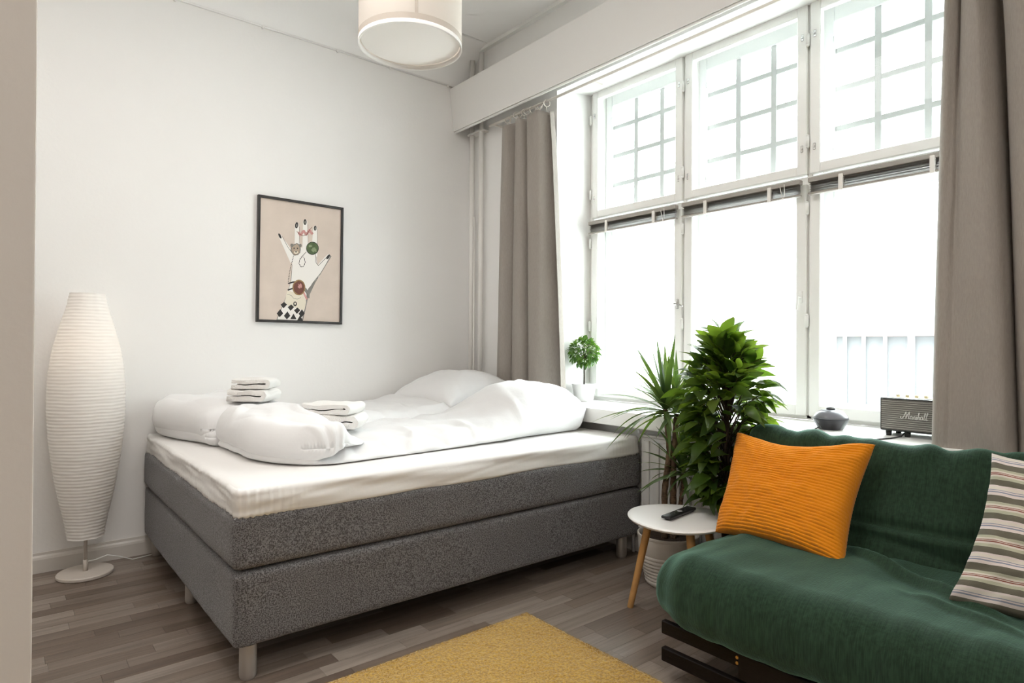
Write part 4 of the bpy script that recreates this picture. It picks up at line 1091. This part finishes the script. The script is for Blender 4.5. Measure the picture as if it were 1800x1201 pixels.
b = B(); tube(b, [(.03, .045, .012), (-.03, .035, .006), (-.09, .05, .003), (-.165, .072, .003), (-.178, .078, -.006), (-.182, .08, -.06)], .0028, 6); mesh_obj('cord', b, M['rubber'], sp, smooth=True)
# script lettering drawn as pen strokes: (u right, v up) in millimetres
pen = [
 [(-45, 1), (-46, -4), (-42, -7), (-37, -3), (-31, 9), (-26, 21), (-26, 8), (-27, -7)],
 [(-27, -7), (-21, 8), (-14, 21), (-15, 8), (-17, -4), (-15, -7), (-11, -3)],
 [(-4, 4), (-8, 5), (-11, 1), (-11, -5), (-8, -7), (-4, -3), (-3, 4), (-4, -4), (-2, -7), (1, -3)],
 [(1, -3), (3, 5), (4, 3), (7, 4), (6, -2), (7, -7), (10, -4)],
 [(10, -4), (13, 5), (13, 0), (15, -5), (12, -7), (9, -6)],
 [(15, -4), (20, 12), (22, 19), (20, 19), (18, 4), (17, -7), (19, 2), (22, 4), (23, 0), (22, -6), (25, -6), (27, -3)],
 [(33, 4), (29, 5), (26, 1), (26, -5), (29, -7), (33, -3), (34, 4), (33, -4), (35, -7), (38, -3)],
 [(38, -3), (42, 10), (44, 19), (42, 19), (39, 4), (39, -6), (42, -7), (45, -3)],
 [(45, -3), (49, 10), (52, 19), (50, 20), (47, 6), (46, -5), (48, -8), (52, -4)]]
b = B()
for st in pen:
    pts = []
    for i in range(len(st)-1):
        p0 = st[max(0, i-1)]; p1 = st[i]; p2 = st[i+1]; p3 = st[min(len(st)-1, i+2)]
        for q in range(4):
            t = q/4; pts.append([.5*(2*p1[c]+(p2[c]-p0[c])*t+(2*p0[c]-5*p1[c]+4*p2[c]-p3[c])*t*t+(3*p1[c]-p0[c]-3*p2[c]+p3[c])*t**3) for c in (0, 1)])
    pts.append(list(st[-1]))
    k = .00092
    tube(b, [(-.0045, -(u-4)*k, .083+(v-5)*k*1.0) for u, v in pts], .00135, 6)
mesh_obj('script_logo', b, M['script'], sp, smooth=True)

# ================================================================== FUTON SOFA
SY0, SY1 = -.75, 1.262
sofa = empty('futon_sofa', (1.95, (SY0+SY1)/2, 0)); tag(sofa, 'green futon sofa with a dark slatted wooden frame under the window', 'sofa')
sy = sofa.location.y
def sdisp(q, n):
    Y = q.y+sy; d = .012*N(q.x*2.5, Y*2.2, q.z*3)+.007*N(q.x*6, Y*9, q.z*6)+.006*(abs(N(q.x*3+Y*2, Y*12, q.z*2))-.15)
    # tufted sags across the seat
    for yc, s in ((.62, .030), (.10, .03), (-.35, .03)):
        d -= s*.55*math.exp(-((Y-yc)/.10)**2)*math.exp(-((q.x-.02)/.14)**2)*(1 if n.z > .2 else 0)
    # ridge fold in front of the cushion gap
    rx = q.x-(.16-.55*(.80-Y)); d += .024*math.exp(-(rx/.022)**2)*smooth01(.35, .5, Y)*smooth01(.90, .78, Y)*(1 if n.z > .3 else 0)
    d += .012*math.exp(-((q.x+.10-.3*(Y-.5))/.02)**2)*smooth01(.3, .4, Y)*smooth01(.66, .5, Y)*max(0, n.z)
    d += .004*N(Y*11, q.z*3, 1)*smooth01(-.1, -.3, q.x)
    return d
b = soft_box((.70, SY1-SY0+.05, .225), (.100, .055, .105), (80, 190, 28), sdisp)
for v in b.verts:
    # crown the end and let the front roll sag
    t = smooth01(.86, 1.0, (v.co.y)/((SY1-SY0)/2)); v.co.z -= .035*t*smooth01(-.1, .1, v.co.z); v.co.x += .05*t*smooth01(0, -.3, v.co.x)
    v.co.z -= .012*smooth01(-.15, -.33, v.co.x)*(1 if v.co.z < 0 else 0)
place(b, (.005, .025, .312)); o = mesh_obj('seat_mattress', b, M['green'], sofa, smooth=True)
def bdisp(q, n):
    Y = q.y+sy; d = .010*N(q.x*3, Y*2.4, q.z*3)+.005*N(q.x*8, Y*8, q.z*7)
    top = smooth01(.12, .20, q.z)
    d += .018*N(Y*6, q.z*4, 6)*top+.010*(abs(N(Y*14, q.z*3, 2))-.15)*top+.007*math.sin(Y*30+N(Y*3, 0, 0)*6)*top
    d -= .014*math.exp(-((q.z+.05+.06*N(Y*2, 1, 1))/.016)**2)+.012*math.exp(-((q.z+.115+.03*N(Y*3, 4, 1))/.013)**2)-.012*math.exp(-((q.z+.085+.04*N(Y*2.5, 2, 1))/.016)**2)
    return d
ang = math.radians(24)
b = soft_box((.115, SY1-SY0+.06, .46), (.052, .045, .055), (18, 190, 60), bdisp); place(b, (.318, .03, .545), Matrix.Rotation(ang, 3, 'Y')); mesh_obj('back_mattress', b, M['green'], sofa, smooth=True)
# frame: low twin rails in front, posts, slats, back frame
def rail_(nm, a, c, bev=.003):
    b = B(); cx = [(a[i]+c[i])/2 for i in range(3)]
    box(b, [a[i]-cx[i] for i in range(3)], [c[i]-cx[i] for i in range(3)], bev=bev); o = mesh_obj(nm, b, M['darkwood'], sofa); o.location = (cx[0]-1.95, cx[1]-sy, cx[2]); return o
rail_('rail', (1.668, .985, .148), (1.690, 1.262, .190)); rail_('rail', (1.668, SY0, .060), (1.690, 1.262, .104))
rail_('rail', (1.655, SY0, .120), (1.692, .982, .196)); 
for yy in (.955, .10, -.70): rail_('post', (1.694, yy-.022, 0), (1.740, yy+.022, .200))
rail_('rail', (2.20, SY0, .148), (2.222, 1.262, .190)); rail_('rail', (2.20, SY0, .060), (2.222, 1.262, .104))
for yy in (.955, .10, -.70): rail_('post', (2.15, yy-.022, 0), (2.198, yy+.022, .200))
for yy in (.955, -.70): rail_('crossbar', (1.741, yy-.014, .09), (2.149, yy+.014, .150))
for k in range(8): x = 1.72+k*.066; rail_('slat', (x-.022, SY0+.02, .201), (x+.022, 1.21, .212), .002)
rail_('crossbar', (1.70, 1.13, .190), (2.19, 1.16, .200), .001)
for yy in (.955, .10, -.70):
    b = B(); tube(b, [(2.19, yy, .17), (2.385, yy, .66)], .018, 8); o = mesh_obj('back_post', b, M['darkwood'], sofa); o.location = (-1.95, -sy, 0)
for k in range(4):
    t = .22+k*.22; rail_('back_slat', (2.205+.195*t-.006, SY0+.02, .17+.49*t-.02), (2.205+.195*t+.006, 1.22, .17+.49*t+.02), .002)
bm1 = None
for (yy, z) in ((.990, .176), (.990, .160), (.968, .083), (.10, .083)):
    if bm1 is None:
        b = B(); tube(b, [(0, 0, 0), (-.004, 0, 0)], .0048, 12); o = mesh_obj('bolt', b, M['brass'], sofa); bm1 = o.data
    else: o = bpy.data.objects.new('bolt', bm1); link(o, sofa)
    o.location = (1.668-1.95, yy-sy, z)

# ------------------------------------------------------------------ cushions set by their four corners
def corner_cushion(name, TL, TR, BR, BL, T, material, label, nu, nv, ribs=0, seed=0, wr=.006, corner_pull=.05, dent=0):
    TL, TR, BR, BL = map(Vector, (TL, TR, BR, BL)); c0 = (TL+TR+BR+BL)/4
    nrm = ((TR-TL).cross(BL-TL)).normalized()
    if nrm.x > 0: nrm = -nrm       # towards the room
    root = empty(name, c0-Vector((0, 0, .19))); tag(root, label, 'cushion'); o3 = root.location
    bm = B(); F_ = {}; K_ = {}
    uvl = bm.loops.layers.uv.new('UVMap')
    for i in range(nu+1):
        for j in range(nv+1):
            s, t = i/nu, j/nv; u, v = 2*s-1, 2*t-1
            pu = u*(1-corner_pull*(1-v*v)); pv = v*(1-(corner_pull+(dent if v < 0 else 0)*(1-u*u))*(1-u*u))
            S_, T_ = (pu+1)/2, (pv+1)/2
            p = TL*(1-S_)*(1-T_)+TR*S_*(1-T_)+BR*S_*T_+BL*(1-S_)*T_
            e = max(0, 1-abs(u)**2.6)*max(0, 1-abs(v)**2.6); th = T/2*e**.40
            dd = wr*N(u*2.5+seed, v*2.5, seed)*e**.3+wr*1.1*e**.25*(abs(u*v))**1.5*math.sin(math.atan2(v, u)*22+seed)
            dd += wr*.8*N(u*7, v*7, seed)*e**.4
            rb = 0
            if ribs:
                ph = t*ribs; rb = .0048*(abs(math.sin(ph*PI))**.6)*min(1, e*30+.35)
            edge = i in (0, nu) or j in (0, nv)
            if edge:
                ev = bm.verts.new(p+nrm*rb*.6-o3); F_[i, j] = K_[i, j] = ev
            else: F_[i, j] = bm.verts.new(p+nrm*(th+dd+rb)-o3); K_[i, j] = bm.verts.new(p-nrm*(th*.8+rb*.5)-o3)
    for i in range(nu):
        for j in range(nv):
            q = [(i, j), (i+1, j), (i+1, j+1), (i, j+1)]
            for D, rev in ((F_, False), (K_, True)):
                ks = q[::-1] if rev else q
                try: f = bm.faces.new([D[k] for k in ks])
                except ValueError: continue
                for lp, k in zip(f.loops, ks): lp[uvl].uv = (k[0]/nu, 1-k[1]/nv)
    bmesh.ops.recalc_face_normals(bm, faces=bm.faces[:])
    mesh_obj('cover', bm, material, root, smooth=True)
    b = B(); pts = [F_c for F_c in []]
    me = root.children[0].data
    return root
corner_cushion('cushion', (2.275, 1.355, .735), (2.215, .825, .762), (2.005, .835, .400), (2.035, 1.300, .398), .175, M['orange'],
               'orange corduroy cushion leaning on the left of the green sofa', 70, 330, ribs=37, seed=2.2, wr=.008, corner_pull=.105, dent=.12)
def stripe_mat():
    m, n, l, p = newmat('striped_cotton'); uv = n.new('ShaderNodeTexCoord'); sx = n.new('ShaderNodeSeparateXYZ'); l.new(uv.outputs['UV'], sx.inputs[0])
    nz = n.new('ShaderNodeTexNoise'); nz.inputs['Scale'].default_value = 3; l.new(uv.outputs['UV'], nz.inputs['Vector'])
    mu = n.new('ShaderNodeMath'); mu.operation = 'MULTIPLY'; mu.inputs[1].default_value = 4.5; l.new(sx.outputs[1], mu.inputs[0])
    fr = n.new('ShaderNodeMath'); fr.operation = 'FRACT'; l.new(mu.outputs[0], fr.inputs[0])
    r = n.new('ShaderNodeValToRGB'); r.color_ramp.interpolation = 'CONSTANT'; cr = r.color_ramp
    olive = (.135, .125, .095); cream = (.62, .57, .50); pink = (.64, .56, .53); blue = (.22, .24, .30); red = (.24, .085, .065); sage = (.42, .41, .31)
    seq = [(0, olive), (.16, pink), (.24, blue), (.275, pink), (.31, blue), (.33, cream), (.42, pink), (.47, olive), (.64, sage), (.73, cream), (.78, red), (.81, cream), (.83, red), (.85, cream), (.90, sage), (.97, olive)]
    cr.elements[0].position = 0; cr.elements[0].color = (*olive, 1); cr.elements[1].position = .97; cr.elements[1].color = (*olive, 1)
    for pos, c in seq[1:-1]: e = cr.elements.new(pos); e.color = (*c, 1)
    l.new(fr.outputs[0], r.inputs[0]); l.new(r.outputs[0], p.inputs['Base Color'])
    t = n.new('ShaderNodeTexNoise'); t.inputs['Scale'].default_value = 420; l.new(uv.outputs['Object'], t.inputs['Vector'])
    b = n.new('ShaderNodeBump'); b.inputs['Strength'].default_value = .3; b.inputs['Distance'].default_value = .002; l.new(t.outputs[0], b.inputs['Height']); l.new(b.outputs[0], p.inputs['Normal'])
    p.inputs['Roughness'].default_value = .9; p.inputs['Specular IOR Level'].default_value = .2
    return m
M['stripe'] = stripe_mat()
corner_cushion('cushion', (2.13, .497, .790), (2.10, .02, .76), (1.86, .02, .40), (1.925, .545, .415), .14, M['stripe'],
               'striped beige and grey cushion at the right end of the sofa', 90, 90, seed=5.1, wr=.012, corner_pull=.10)

# skirting cable along the floor behind the lamp is part of the lamp; tidy: apply smooth shading sharpness where needed
bpy.context.view_layer.update()
